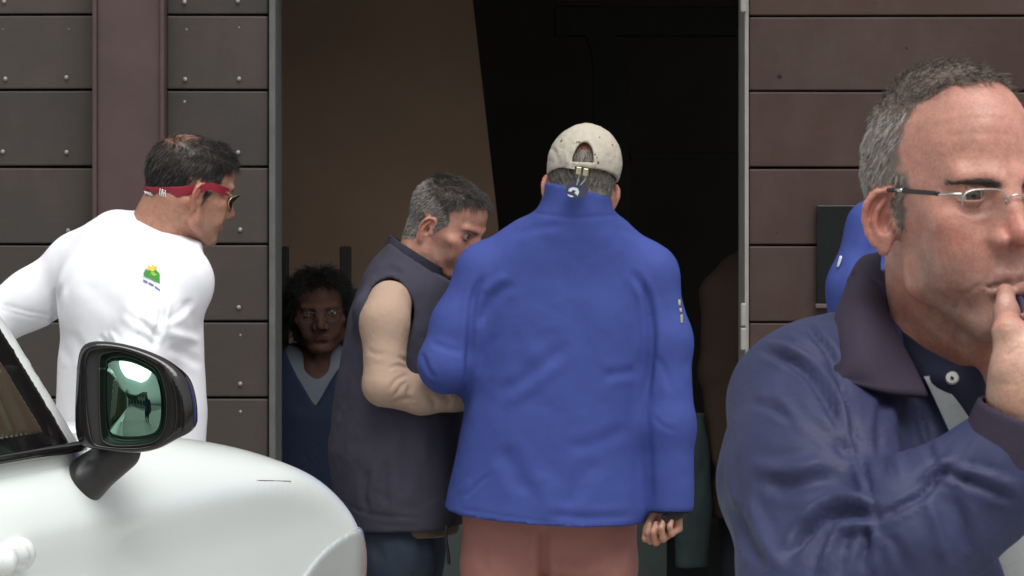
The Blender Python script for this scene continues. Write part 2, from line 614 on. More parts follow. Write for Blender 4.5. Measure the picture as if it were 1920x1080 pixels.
# ================================================================== people: head, hands, hair
def head_field(o, R, s=1.0, jaw=1.0, nose=1.0, brow=1.0, ear_flare=32.0, cheek=1.0, lips=1.0, open_=.85, chin=1.0, warp=None, jaw_k=.020, gon=0.0, hollow=1.0, lobe=0.0):
    """head in a local frame: origin midway between the ear canals, x to the subject's left, y forward, z up"""
    h = Field(o, R); h.warp = warp
    E = lambda c, r, Rm=None: ell(A(*c) * s, A(*r) * s, Rm)
    C = lambda a, b, ra, rb, fl=None: cone(A(*a) * s, A(*b) * s, ra * s, rb * s, fl)
    CH = lambda pts, rad, k=0.0: chain([A(*q) * s for q in pts], [r * s for r in rad], k * s)
    k = lambda v: v * s
    # skull and face masses
    h.add(E((0, -.012, .048), (.0745, .094, .084)))
    h.add(E((0, .026, .062), (.064, .064, .060)), k(.02))
    h.add(E((0, .030, .005), (.063 , .060, .062)), k(.02))
    h.add(E((0, .032 + gon * .5, -.045 + gon * .6), (.050 * jaw, .052, .042)), k(.022))
    h.add(C((.053 * jaw, .012, -.050 + gon), (.020 * jaw, .072, -.078), .0125, .0135), k(jaw_k), True)
    h.add(C((.060 * jaw, .004, -.005), (.055 * jaw, .010, -.052 + gon), .010, .012), k(.02), True)
    h.add(E((0, .082, -.078), (.020, .017 * chin, .016)), k(.016))
    h.add(E((.047, .062, .000), (.019 * cheek, .016, .015)), k(.022), True)
    h.add(E((.034, .072, -.028), (.018, .014, .022)), k(.022), True)
    # brow, sockets
    h.add(C((.012, .0885, .041), (.044, .077, .044), .0085 * brow, .007 * brow), k(.014), True)
    h.add(E((0, .088, .036), (.012, .007, .010)), k(.012))
    h.cut(E((.033, .1005, .024), (.021, .0155, .0130)), k(.013), True)
    # muzzle
    h.add(E((0, .066, -.046), (.031, .030, .028)), k(.018))
    # nose
    h.add(CH([(0, .0885, .032), (0, .1005, .012), (0, .1100 * nose, -.006)], [.0068, .0076, .0092], .004), k(.010))
    h.add(E((0, .1120 * nose, -.0110), (.0098, .0095, .0090)), k(.006))
    h.add(C((.006, .092, .022), (.013, .093, -.014), .006, .008), k(.012), True)
    h.add(E((.0140, .0985, -.0165), (.0072, .0105, .0078)), k(.005), True)
    h.cut(E((.0072, .1055, -.0245), (.0036, .0062, .0050), rotm(18)), k(.002), True)
    # eyelids round the eyeball
    ec = A(.0325, .0755, .0255) * s
    def lids(p):
        q = p - ec
        ball = np.sqrt((q * q).sum(1)) - .0146 * s
        X = q[:, 0] / s; Zq = q[:, 2] / s
        mid = .0006 - .06 * (X - .0)                      # outer corner a touch lower
        w = np.clip(1 - (X / .0158) ** 2, 0, 1)
        up = .0050 * open_ * w ** .7; dn = -.0040 * open_ * w ** .8
        slit = np.maximum(Zq - mid - up, mid + dn - Zq) * s
        slit = np.maximum(slit, (np.abs(X) - .0152) * s)
        slit = np.maximum(slit, -(q[:, 1] - .002 * s))
        return np.maximum(ball, -slit)
    h.add((lids, ec, .016 * s), k(.0035), True)
    h.cut((lambda p: np.sqrt(((p - ec) ** 2).sum(1)) - .0118 * s, ec, .013 * s), k(.001), True)
    # mouth
    up = [(0, .0985, -.0420), (.007, .0990, -.0408), (.015, .0945, -.0428), (.0245, .0845, -.0468)]
    lo = [(0, .0975, -.0515), (.008, .0965, -.0512), (.016, .0920, -.0500), (.0240, .0838, -.0478)]
    h.add(CH(up, [.0038 * lips, .0040 * lips, .0034 * lips, .0018], .002), k(.006), True)
    h.add(CH(lo, [.0052 * lips, .0052 * lips, .0044 * lips, .0018], .002), k(.006), True)
    h.cut(CH([(0, .1035, -.0463), (.010, .1010, -.0458), (.019, .0935, -.0470), (.0262, .0850, -.0480)], [.0012, .0012, .0012, .0010], 0), k(.0035), True)
    h.cut(E((0, .0995, -.0600), (.016, .0060, .0040)), k(.010))
    h.cut(E((0, .1060, -.0330), (.0030, .004, .0060)), k(.006))
    # cheek hollow and temple
    if hollow <= 0: h.add(E((.041, .050, -.030), (.014, .018, .021)), k(.022), True)
    if hollow > 0: h.cut(E((.085 - .006 * hollow, .060, -.035), (.010, .026, .022)), k(.022), True)
    h.cut(E((.084, .055, .055), (.014, .026, .026)), k(.020), True)
    # ear
    fl = math.radians(ear_flare)
    U = A(math.sin(fl), -math.cos(fl), 0.05); U /= np.linalg.norm(U)         # towards the rim
    Wv = A(math.cos(fl), math.sin(fl), 0)                                     # outward
    Vv = np.cross(Wv, U); Vv = Vv if Vv[2] > 0 else -Vv
    Vv = Vv - .18 * U; Vv /= np.linalg.norm(Vv)
    eo = A(.0690, .004, .000)
    def ep(u, v, w=0.0): return tuple(eo + U * u + Vv * v + Wv * w)
    Re = np.stack([U, Wv, Vv], 1)
    h.add(E(ep(.013, .004, -.001), (.0165, .0036, .028), Re), k(.004), True)
    h.add(E(ep(.006, -.004, -.006), (.012, .008, .018), Re), k(.008), True)
    h.add(E(ep(.0055, -.0275 + lobe, .001), (.0085, .0042, .0105), Re), k(.005), True)
    h.cut(E(ep(.014, .009, .0045), (.0105, .0046, .0195), Re), k(.003), True)
    h.add(CH([ep(.000, .002, .001), ep(-.003, .012, .003), ep(.001, .024, .004), ep(.011, .0305, .005), ep(.022, .027, .005),
              ep(.0285, .015, .0045), ep(.0275, .000, .004), ep(.021, -.014, .003), ep(.013, -.024, .002)],
             [.0026, .0030, .0031, .0032, .0034, .0034, .0032, .0030, .0034], .001), k(.0025), True)
    h.add(CH([ep(.012, .021, .0015), ep(.0165, .011, .003), ep(.0175, -.001, .0035), ep(.013, -.012, .003), ep(.007, -.017, .003)],
             [.0028, .0032, .0034, .0034, .0036], .001), k(.003), True)
    h.cut(E(ep(.0065, -.003, .0045), (.0068, .0075, .0095), Re), k(.003), True)
    h.add(E(ep(-.0035, -.005, .004), (.0042, .0036, .0062), Re), k(.003), True)
    h.scale = s; h.ear = ep; h.eye = ec
    return h

def neck_field(f, hf, base, r0=.058, r1=.066, k=.03, fr0=.024):
    """neck from the skull base to a point in the world (base of the neck)"""
    s = hf.scale
    top = hf.world(A(0, -.030, -.015) * s)[0]
    front = hf.world(A(0, .030, -.062) * s)[0]
    base = np.asarray(base, float)
    f.add(cone(top, base, r0 * s, r1 * s), k)
    d = base - top; d /= np.linalg.norm(d)
    adam = front + d * .055 * s
    f.add(cone(front - d * .0, adam, fr0 * s, .026 * s), .012)
    for sx in (-1, 1):
        a = hf.world(A(sx * (r0 - .002), -.022, -.018) * s)[0]
        b = base + hf.dirw(A(sx * .018, .055, 0))
        f.add(cone(a, b, .012 * s, .011 * s), .018)
    return f

def hand(f, W, Rh, side, curl, thumb, s=1.0):
    """hand added to a field: W wrist, Rh columns = (towards the thumb, along the fingers, back of the hand)"""
    W = np.asarray(W, float)
    g = lambda x, y, z: W + Rh @ (A(x, y, z) * s)
    xs = (.030, .010, -.010, -.028)
    ys = (.088, .092, .087, .078)
    L = ((.043, .026, .021), (.047, .030, .022), (.043, .028, .022), (.033, .020, .019))
    f.add(ell(g(.002, .048, -.003), A(.036, .046, .014) * s, Rh), .012 * s)
    for i in range(4):
        a = g(xs[i] * .55, .008, .001); b = g(xs[i], ys[i], .002)
        f.add(cone(a, b, .012 * s, .0100 * s), .010 * s)
        pos, ang = A(xs[i], ys[i], .002), 0.0
        spread = (xs[i] / .03) * .07
        rr = [.0098, .0090, .0084, .0072] if i < 3 else [.0088, .0078, .0072, .0062]
        for j in range(3):
            ang += math.radians(curl[i][j])
            d = A(math.sin(spread) * math.cos(ang), math.cos(ang) * math.cos(spread), -math.sin(ang))
            nx = pos + d * L[i][j]
            f.add(cone(g(*pos), g(*nx), rr[j] * s, rr[j + 1] * s), .003 * s)
            pos = nx
    # thumb: ball, two joints; thumb = list of directions in the hand frame
    pos = A(.020, .014, -.010)
    rr = [.0160, .0118, .0108, .0086]; LL = (.044, .033, .026)
    for j in range(3):
        d = A(*thumb[j]); d /= np.linalg.norm(d)
        nx = pos + d * LL[j]
        f.add(cone(g(*pos), g(*nx), rr[j] * s, rr[j + 1] * s), .010 * s if j == 0 else .004 * s)
        pos = nx
    return f

def frame_from(fwd, up):
    y = np.asarray(fwd, float); y = y / np.linalg.norm(y)
    z = np.asarray(up, float); z = z - y * (z @ y); z = z / np.linalg.norm(z)
    x = np.cross(y, z)
    return np.stack([x, y, z], 1)

def skin_tint(hf, V, base=(.47, .265, .195), red=(.44, .17, .13), beard=.35, scalp=None, scalp_col=(.10, .085, .075), lip=(.36, .14, .12), brow_w=.7, neck=.55):
    """skin colour per vertex: red nose, cheeks and ears, beard shadow, lips, scalp under the hair"""
    s = hf.scale
    q = hf.local(V) / s
    ax = np.abs(q[:, 0]); y = q[:, 1]; z = q[:, 2]
    c = np.tile(np.array(base), (len(V), 1))
    def mix(w, col):
        nonlocal c
        w = np.clip(w, 0, 1)[:, None]; c = c * (1 - w) + np.array(col) * w
    g = lambda cx, cy, cz, r: np.exp(-(((ax - cx) ** 2 + (y - cy) ** 2 + (z - cz) ** 2) / r ** 2))
    head = (np.abs(z) < .2) & (ax < .12) & (np.abs(y) < .16)
    hm = head.astype(float)
    n = vnoise(V, 60, 3) * .5 + vnoise(V, 140, 5) * .5
    mix(hm * .55 * g(0, .112, -.008, .022), red)
    mix(hm * (.40 + .2 * n) * g(.045, .07, -.004, .024), red)
    mix(hm * .75 * g(.086, -.012, .006, .030), red)
    mix(hm * (.25 + .2 * n) * g(.02, .09, .085, .05), (base[0] * 1.02, base[1] * .86, base[2] * .84))
    bz = np.clip((-.018 - z) / .02, 0, 1) * np.clip((y - .012) / .02, 0, 1) * np.clip((z + .105) / .015, 0, 1)
    bz = bz * (1 - .75 * g(.040, .066, -.022, .018))
    mix(hm * beard * bz * (.85 + .3 * n), (.21, .165, .14))
    mix(hm * .85 * np.exp(-((z + .0415) / .0030) ** 2) * (ax < .020) * (y > .086), lip)
    mix(hm * .75 * np.exp(-((z + .0520) / .0042) ** 2) * (ax < .018) * (y > .086), lip)
    mix(hm * .55 * g(.0325, .094, .0165, .010), (.33, .17, .14))
    mix(hm * .95 * g(.0072, .108, -.0255, .0055), (.06, .02, .015))
    nk = np.clip((-.088 - z) / .02, 0, 1) * np.clip((.07 - y) / .03, 0, 1) * (z > -.22) * (ax < .10)  # neck below the jaw, reddened and darkened: the jaw's shade painted in
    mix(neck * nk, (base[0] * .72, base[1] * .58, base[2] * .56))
    if brow_w > 0:
        zc = np.interp(ax, [.01, .025, .045, .053], [.0368, .0405, .0412, .0385]); th = np.interp(ax, [.01, .03, .052], [.0040, .0038, .0014])
        mix(hm * brow_w * np.exp(-((z - zc) / th) ** 2) * np.clip((ax - .010) / .003, 0, 1) * np.clip((.053 - ax) / .008, 0, 1) * (y > .06), (.05, .035, .028))
    if scalp is not None:
        m = scalp(q) * hm
        mix(np.clip(m * 1.3, 0, .92), scalp_col)
    return c * (1 + .05 * n)[:, None]

def grow_hair(name, V, Q, hf, mask, n, length, mat, parent, lift=.5, flow=None, jitter=.35, rad=.00022, seed=1, curl=.0, pts=5, sink=.0008):
    """strands rooted on the head: mask(q) density, length(q) metres, flow(q) combing direction in the head frame"""
    r = np.random.default_rng(seed)
    s = hf.scale
    N = normals(V, Q)
    fc = V[Q].mean(1); q = hf.local(fc) / s
    ar = np.linalg.norm(np.cross(V[Q[:, 2]] - V[Q[:, 0]], V[Q[:, 3]] - V[Q[:, 1]]), axis=1)
    near = (np.abs(q) < .17).all(1)
    w = np.zeros(len(Q)); w[near] = ar[near] * np.clip(mask(q[near]), 0, 1)
    pick = r.choice(len(Q), n, p=w / w.sum())
    uv = r.random((n, 2))
    a, b, c, d = (V[Q[pick, i]] for i in range(4))
    u, v = uv[:, :1], uv[:, 1:]
    root = a * (1 - u) * (1 - v) + b * u * (1 - v) + c * u * v + d * (1 - u) * v
    nn = N[Q[pick]].mean(1); nn /= np.linalg.norm(nn, axis=1)[:, None] + 1e-9
    ql = hf.local(root) / s
    fl = flow(ql) if flow is not None else np.tile(A(0, 0, -1), (n, 1))
    fl = fl / (np.linalg.norm(fl, axis=1)[:, None] + 1e-9)
    fl = fl if hf.R is None else fl @ hf.R.T
    fl = fl - nn * (fl * nn).sum(1)[:, None]
    fl /= np.linalg.norm(fl, axis=1)[:, None] + 1e-9
    jit = r.normal(0, jitter, (n, 3))
    clump = np.stack([vnoise(root, 120, 11 + i) for i in range(3)], 1) * .5
    d0 = nn * lift + fl * (1 - lift) + jit * .5 + clump * .6
    L = (length(ql) if callable(length) else np.full(n, length)) * r.uniform(.7, 1.15, n)
    P = np.zeros((n, pts, 3), np.float32)
    pos = root - nn * sink; P[:, 0] = pos
    dd = d0 / np.linalg.norm(d0, axis=1)[:, None]
    for i in range(1, pts):
        dd = dd + fl * .28 - nn * .16 * (i > 1) + r.normal(0, .10 + curl, (n, 3)) + jit * curl
        dd /= np.linalg.norm(dd, axis=1)[:, None]
        # stay outside the skull
        into = (dd * nn).sum(1)
        dd = dd - nn * np.minimum(into - .04, 0)[:, None]
        dd /= np.linalg.norm(dd, axis=1)[:, None]
        pos = pos + dd * (L / (pts - 1))[:, None]; P[:, i] = pos
    return strands(name, P, mat, parent, rad)

def strands(name, P, mat, parent, rad=.00022):
    n, k, _ = P.shape
    hc = bpy.data.hair_curves.new(name)
    hc.add_curves([k] * n)
    hc.points.foreach_set('position', P.astype(np.float32).ravel())
    tp = np.tile(np.linspace(1, .35, k) * rad, n).astype(np.float32)
    hc.points.foreach_set('radius', tp)
    hc.materials.append(mat)
    ob = bpy.data.objects.new(name, hc)
    COL.objects.link(ob)
    if parent is not None:
        ob.parent = parent
        ob.matrix_parent_inverse = Matrix.Translation(parent.location).inverted()
    return ob

def mat_eye():
    m, nt, b = new_mat('eye')
    tc = node(nt, 'ShaderNodeTexCoord')
    sp = node(nt, 'ShaderNodeSeparateXYZ'); nt.links.new(tc.outputs['Object'], sp.inputs[0])
    x2 = node(nt, 'ShaderNodeMath', operation='MULTIPLY'); z2 = node(nt, 'ShaderNodeMath', operation='MULTIPLY')
    for o_, n_ in (('X', x2), ('Z', z2)):
        nt.links.new(sp.outputs[o_], n_.inputs[0]); nt.links.new(sp.outputs[o_], n_.inputs[1])
    ad = node(nt, 'ShaderNodeMath', operation='ADD'); nt.links.new(x2.outputs[0], ad.inputs[0]); nt.links.new(z2.outputs[0], ad.inputs[1])
    sq = node(nt, 'ShaderNodeMath', operation='SQRT'); nt.links.new(ad.outputs[0], sq.inputs[0])
    mu = node(nt, 'ShaderNodeMath', operation='MULTIPLY'); nt.links.new(sq.outputs[0], mu.inputs[0]); mu.inputs[1].default_value = 100
    cr = node(nt, 'ShaderNodeValToRGB'); el = cr.color_ramp.elements
    el[0].position = .20; el[0].color = (.004, .004, .004, 1)
    el[1].position = .24; el[1].color = (.05, .04, .03, 1)
    for p_, c_ in ((.56, (.07, .055, .04, 1)), (.64, (.03, .025, .02, 1)), (.70, (.36, .32, .30, 1)), (1.0, (.34, .27, .25, 1))):
        e = el.new(p_); e.color = c_
    nt.links.new(mu.outputs[0], cr.inputs['Fac']); nt.links.new(cr.outputs['Color'], b.inputs['Base Color'])
    b.inputs['Roughness'].default_value = .08
    return m
EYE = mat_eye()

def eyeballs(hf, parent, gaze=(0, 1, 0)):
    s = hf.scale
    for sx in (-1, 1):
        bm = bmesh.new(); bmesh.ops.create_uvsphere(bm, u_segments=24, v_segments=16, radius=.0124 * s)
        ob = obj_bm('eye', bm, EYE, None, smooth=True)
        c = hf.world(A(sx * hf.eye[0], hf.eye[1], hf.eye[2]))[0]
        g = hf.dirw(gaze)
        ob.matrix_basis = Matrix.Translation(Vector(c)) @ Matrix(frame_from(g, (0, 0, 1)).tolist()).to_4x4()
        ob.parent = parent; ob.matrix_parent_inverse = Matrix.Translation(parent.location).inverted()

GLASS, _nt, _b = new_mat('lens_glass')
_mx = node(_nt, 'ShaderNodeMixShader'); _tr = node(_nt, 'ShaderNodeBsdfTransparent'); _gl = node(_nt, 'ShaderNodeBsdfGlossy', Roughness=.02)
_tr.inputs['Color'].default_value = (.93, .95, .94, 1)
_fr = node(_nt, 'ShaderNodeFresnel', IOR=1.45)
_nt.links.new(_fr.outputs[0], _mx.inputs[0]); _nt.links.new(_tr.outputs[0], _mx.inputs[1]); _nt.links.new(_gl.outputs[0], _mx.inputs[2])
_nt.links.new(_mx.outputs[0], _nt.nodes['Material Output'].inputs['Surface'])

GLASS_DIM = GLASS.copy(); GLASS_DIM.name = 'thin_lens_glass'
for _n in GLASS_DIM.node_tree.nodes:
    if _n.type == 'FRESNEL': _n.inputs['IOR'].default_value = 1.06

def tubes(name, lines, rad, mat, parent, n=8):
    Vs, Fs, o = [], [], 0
    for l in lines:
        V, F_ = tube_np(curve2(l, 6), rad, n); Vs.append(V); Fs.append(F_ + o); o += len(V)
    return obj_np(name, np.concatenate(Vs), np.concatenate(Fs), mat, parent)

def lower_body(root, hips, knees, feet, mat, shoe, r=1.0, h=.008, top=.16, strokes=None, sole=None, name='trousers'):
    """trousers with separate legs and a pair of shoes"""
    f = Field()
    hip = np.asarray(hips, float)
    c = hip.mean(0)
    ax = hip[1] - hip[0]; ax = ax / np.linalg.norm(ax)
    fw = np.cross(A(0, 0, 1), ax)
    f.add(loft(c, np.stack([ax, fw, A(0, 0, 1)], 1), [(-.17, 0, 0, .070 * r, .060 * r, .070 * r), (-.10, 0, 0, .135 * r, .095 * r, .105 * r), (0, 0, 0, .175 * r, .12 * r, .135 * r), (top, 0, 0, .165 * r, .12 * r, .115 * r)]))
    for i in range(2):
        f.add(chain([hip[i] + A(0, 0, -.02), hip[i] * .6 + knees[i] * .4, knees[i], feet[i] + A(0, 0, .07)], [.100 * r, .092 * r, .072 * r, .062 * r], .03), .045)
    lo = np.minimum.reduce([hip.min(0) - .25, feet.min(0) - .1, knees.min(0) - .12]); hi = np.maximum.reduce([hip.max(0) + .25, knees.max(0) + .12]); hi[2] = c[2] + top + .02; lo[2] = feet[:, 2].min() + .02
    V, Q = mesh_sdf(f, lo, hi, h)
    if strokes: V = folds(V, Q, strokes)
    obj_np(name, V, Q, mat, root)
    for i in range(2):
        g = Field(); t = feet[i] + fw * .12 if np.ndim(feet) else None
        g.add(cone(feet[i] + A(0, 0, .045) - fw * .05, feet[i] + fw * .15 + A(0, 0, .035), .042, .034), 0)
        g.add(cone(feet[i] + A(0, 0, .04), feet[i] + A(0, 0, .10), .042, .040), .02)
        g.clip(plane((0, 0, -1), (0, 0, feet[i][2])), .004)
        V, Q = mesh_sdf(g, feet[i] - .25, feet[i] + .25, .008)
        obj_np('shoe', V, Q, shoe, root)

# ================================================================== the setting
WALL_Y = 8.30
PXM = FPX / WALL_Y                       # pixels per metre on the wall
def wx(px): return (px - HX) / PXM
def wz(py): return CZ - (py - HY) / PXM

def mat_plank(name, col, col2, stain):
    m, nt, b = new_mat(name)
    tc = node(nt, 'ShaderNodeTexCoord'); oi = node(nt, 'ShaderNodeObjectInfo')
    mp = node(nt, 'ShaderNodeMapping'); mp.inputs['Scale'].default_value = (1.2, 8, 14)
    ad = node(nt, 'ShaderNodeVectorMath', operation='ADD'); sc = node(nt, 'ShaderNodeVectorMath', operation='SCALE'); sc.inputs['Scale'].default_value = 13.0
    nt.links.new(oi.outputs['Location'], sc.inputs[0]); nt.links.new(tc.outputs['Object'], ad.inputs[0]); nt.links.new(sc.outputs['Vector'], ad.inputs[1])
    nt.links.new(ad.outputs['Vector'], mp.inputs['Vector'])
    big = node(nt, 'ShaderNodeTexNoise', Scale=2.2, Detail=4.0, Roughness=.6); nt.links.new(ad.outputs['Vector'], big.inputs['Vector'])
    gr = node(nt, 'ShaderNodeTexNoise', Scale=9.0, Detail=6.0, Roughness=.7, Distortion=.4); nt.links.new(mp.outputs['Vector'], gr.inputs['Vector'])
    mx = node(nt, 'ShaderNodeMix', data_type='RGBA'); mx.inputs['A'].default_value = (*col, 1); mx.inputs['B'].default_value = (*col2, 1)
    r1 = node(nt, 'ShaderNodeMapRange'); r1.inputs['From Min'].default_value = .35; r1.inputs['From Max'].default_value = .68
    nt.links.new(big.outputs['Fac'], r1.inputs['Value']); nt.links.new(r1.outputs['Result'], mx.inputs['Factor'])
    r2 = node(nt, 'ShaderNodeMapRange'); r2.inputs['From Min'].default_value = .3; r2.inputs['From Max'].default_value = .7; r2.inputs['To Min'].default_value = .94; r2.inputs['To Max'].default_value = 1.05
    nt.links.new(gr.outputs['Fac'], r2.inputs['Value'])
    r3 = node(nt, 'ShaderNodeMapRange'); r3.inputs['To Min'].default_value = .9; r3.inputs['To Max'].default_value = 1.1
    nt.links.new(oi.outputs['Random'], r3.inputs['Value'])
    ml = node(nt, 'ShaderNodeMath', operation='MULTIPLY'); nt.links.new(r2.outputs['Result'], ml.inputs[0]); nt.links.new(r3.outputs['Result'], ml.inputs[1])
    vs = node(nt, 'ShaderNodeVectorMath', operation='SCALE'); nt.links.new(mx.outputs['Result'], vs.inputs[0]); nt.links.new(ml.outputs[0], vs.inputs['Scale'])
    # reddish wash and streaks where rain runs
    mp2 = node(nt, 'ShaderNodeMapping'); mp2.inputs['Scale'].default_value = (2.6, 1, 1.6); nt.links.new(ad.outputs['Vector'], mp2.inputs['Vector'])
    sn = node(nt, 'ShaderNodeTexNoise', Scale=1.6, Detail=5.0, Roughness=.65); nt.links.new(mp2.outputs['Vector'], sn.inputs['Vector'])
    sr = node(nt, 'ShaderNodeMapRange'); sr.inputs['From Min'].default_value = .45; sr.inputs['From Max'].default_value = .75; sr.inputs['To Max'].default_value = .32
    nt.links.new(sn.outputs['Fac'], sr.inputs['Value'])
    sm = node(nt, 'ShaderNodeMix', data_type='RGBA'); sm.inputs['B'].default_value = (stain * .42, stain * .30, stain * .27, 1)
    nt.links.new(sr.outputs['Result'], sm.inputs['Factor']); nt.links.new(vs.outputs['Vector'], sm.inputs['A'])
    nt.links.new(sm.outputs['Result'], b.inputs['Base Color'])
    b.inputs['Roughness'].default_value = .62; b.inputs['Specular IOR Level'].default_value = .35
    bp = node(nt, 'ShaderNodeBump', Strength=.15, Distance=.002); nt.links.new(gr.outputs['Fac'], bp.inputs['Height']); nt.links.new(bp.outputs['Normal'], b.inputs['Normal'])
    return m

PLANK_L = mat_plank('weathered_plank', (.050, .0455, .041), (.061, .047, .041), .3)
PLANK_R = mat_plank('brown_plank', (.057, .031, .0245), (.062, .038, .031), .3)
DARKBACK = mat_plain('dark_backing', (.010, .008, .007), rough=.9)
POST = mat_plain('rust_brown_paint', (.076, .047, .044), rough=.5, var=.22, scale=5, bump=.15, bscale=60)
def add_rust(m, col, lo, hi, scale):
    nt = m.node_tree; b = nt.nodes['Principled BSDF']
    src = b.inputs['Base Color'].links[0].from_socket
    tc = node(nt, 'ShaderNodeTexCoord'); nz = node(nt, 'ShaderNodeTexNoise', Scale=scale, Detail=6.0, Roughness=.7)
    nt.links.new(tc.outputs['Object'], nz.inputs['Vector'])
    r = node(nt, 'ShaderNodeMapRange'); r.inputs['From Min'].default_value = lo; r.inputs['From Max'].default_value = hi
    nt.links.new(nz.outputs['Fac'], r.inputs['Value'])
    mx = node(nt, 'ShaderNodeMix', data_type='RGBA'); mx.inputs['B'].default_value = (*col, 1)
    nt.links.new(r.outputs['Result'], mx.inputs['Factor']); nt.links.new(src, mx.inputs['A']); nt.links.new(mx.outputs['Result'], b.inputs['Base Color'])
add_rust(POST, (.10, .040, .018), .60, .72, 6.0)
add_rust(POST, (.045, .030, .028), .62, .75, 2.3)
STEEL = mat_plain('galvanised_steel', (.11, .115, .108), rough=.6, metal=.1, var=.2, scale=14)
PALEMETAL = mat_plain('pale_painted_metal', (.30, .29, .265), rough=.5, var=.15, scale=20)
SCREW = mat_plain('zinc_screw', (.30, .29, .275), rough=.55, metal=.3, var=.3, scale=3)
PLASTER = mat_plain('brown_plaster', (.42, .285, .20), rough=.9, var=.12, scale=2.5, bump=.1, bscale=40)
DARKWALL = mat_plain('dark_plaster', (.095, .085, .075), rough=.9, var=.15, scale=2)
BEAM = mat_plain('dark_timber', (.020, .018, .016), rough=.7, var=.3, scale=6, stretch=(8, 8, 1))
FLOOR = mat_plain('interior_floor', (.20, .24, .22), rough=.4, var=.15, scale=4)
PAVING = mat_plain('paving', (.34, .335, .32), rough=.85, var=.2, scale=1.5, bump=.2, bscale=80)
ASPHALT = mat_plain('pale_asphalt', (.16, .16, .155), rough=.9, var=.2, scale=3, bump=.3, bscale=250)

def setting():
    def sheet(name, x0, x1, y0, y1, z, mat):
        me = bpy.data.meshes.new(name); me.from_pydata([(x0, y0, z), (x1, y0, z), (x1, y1, z), (x0, y1, z)], [], [(0, 1, 2, 3)])
        o = link(name, me, mat, None, False); o['kind'] = 'structure'; return o
    sheet('ground', -150, 150, -150, 150, -.012, ASPHALT)
    sheet('pavement', -30, 30, -6, WALL_Y + .02, -.004, PAVING)
    sheet('floor', wx(480), 6, WALL_Y + .02, 14.5, 0.0, FLOOR)
    # ---- clad wall left of the doorway: backing, planks, steel post, jamb
    top, bot = 3.3, 0.0
    L = thing('clad_wall', 'weathered grey-brown plank wall left of the doorway', 'wall', (wx(250), WALL_Y, 0))
    box_obj('backing', (wx(-900), wx(508), WALL_Y + .035, WALL_Y + .25, bot, top), DARKBACK, L)
    rows = [-403, -260, -116, 28, 169, 313, 458, 603, 746, 890, 1034, 1178, 1322]
    def planks(parent, spans, mat, ofs, lean=0.0):
        for (xa, xb) in spans:
            for k in range(len(rows) - 1):
                ya, yb = rows[k] + ofs, rows[k + 1] + ofs
                bm = bmesh.new()
                w, h_ = wx(xb) - wx(xa), (yb - ya) / PXM - .0062
                bm_box(bm, -w / 2, w / 2, -.011, .011, -h_ / 2, h_ / 2, bev=.0035, seg=2)
                zc = (wz(ya) + wz(yb)) / 2
                if zc < .1: bm.free(); continue
                ob = obj_bm('plank', bm, mat, None)
                ob.location = ((wx(xa) + wx(xb)) / 2, WALL_Y + .012 + random.uniform(-.002, .002), zc)
                ob.rotation_euler = (math.radians(1.1 + random.uniform(-.3, .3)), math.radians(random.uniform(-.18, .18)), 0)
                ob.parent = parent; ob.matrix_parent_inverse = Matrix.Translation(parent.location).inverted()
    planks(L, [(-300, 178), (313, 502)], PLANK_L, 0)
    planks(L, [(-900, -304)], PLANK_L, 0)
    # screws
    bm = bmesh.new(); bmesh.ops.create_uvsphere(bm, u_segments=12, v_segments=8, radius=1.0)
    for v in bm.verts: v.co.y *= .45
    sm = bpy.data.meshes.new('screw'); bm.to_mesh(sm); bm.free(); sm.materials.append(SCREW)
    sm.polygons.foreach_set('use_smooth', [True] * len(sm.polygons))
    for x in (8, 126, 348, 448):
        for k in range(2, len(rows) - 2):
            for d in (24, 118):
                if random.random() < .12: continue
                px_, py_ = x + random.uniform(-3, 3), rows[k] + d + random.uniform(-3, 3)
                if py_ > 1150: continue
                s = bpy.data.objects.new('screw', sm); COL.objects.link(s)
                r = .0058 if d > 60 else .0042
                s.scale = (r, r, r); s.location = (wx(px_), WALL_Y - .0005 - (.002 if d > 60 else -.002), wz(py_))
                s.parent = L; s.matrix_parent_inverse = Matrix.Translation(L.location).inverted()
    # steel post: an H section, flanges to the left and right
    x0, x1 = wx(179), wx(313)
    bm = bmesh.new()
    bm_box(bm, x0 + .012, x1 - .012, WALL_Y - .052, WALL_Y - .036, 0, top, bev=.002)
    obj_bm('post_web', bm, POST, L)
    bm = bmesh.new(); bm_box(bm, x0, x0 + .012, WALL_Y - .065, WALL_Y + .03, 0, top, bev=.0025); obj_bm('post_flange', bm, POST, L)
    bm = bmesh.new(); bm_box(bm, x1 - .012, x1, WALL_Y - .065, WALL_Y + .03, 0, top, bev=.0025); obj_bm('post_flange', bm, POST, L)
    box_obj('door_jamb', (wx(505), wx(517), WALL_Y - .012, WALL_Y + .22, 0, top), STEEL, L, bev=.002)
    # ---- clad wall right of the doorway
    Rr = thing('clad_wall', 'red-brown plank wall right of the doorway', 'wall', (wx(1650), WALL_Y, 0))
    box_obj('backing', (wx(1408), wx(2900), WALL_Y + .035, WALL_Y + .25, bot, top), DARKBACK, Rr)
    planks(Rr, [(1405, 2160), (2164, 2900)], PLANK_R, 2)
    box_obj('door_jamb', (wx(1396), wx(1403.5), WALL_Y - .006, WALL_Y + .22, 0, top), PALEMETAL, Rr, bev=.0015)
    for yy in (-20, 612, 1150):
        h = box_obj('hinge', (wx(1387), wx(1398.5), WALL_Y - .030, WALL_Y - .008, wz(yy + 44), wz(yy + 2)), PALEMETAL, Rr, bev=.004, seg=3)
        box_obj('hinge', (wx(1387.5), wx(1398), WALL_Y - .029, WALL_Y - .009, wz(yy - 1), wz(yy - 44)), PALEMETAL, Rr, bev=.004, seg=3)
    NAIL = mat_plain('rusted_nail', (.012, .009, .008), rough=.8)
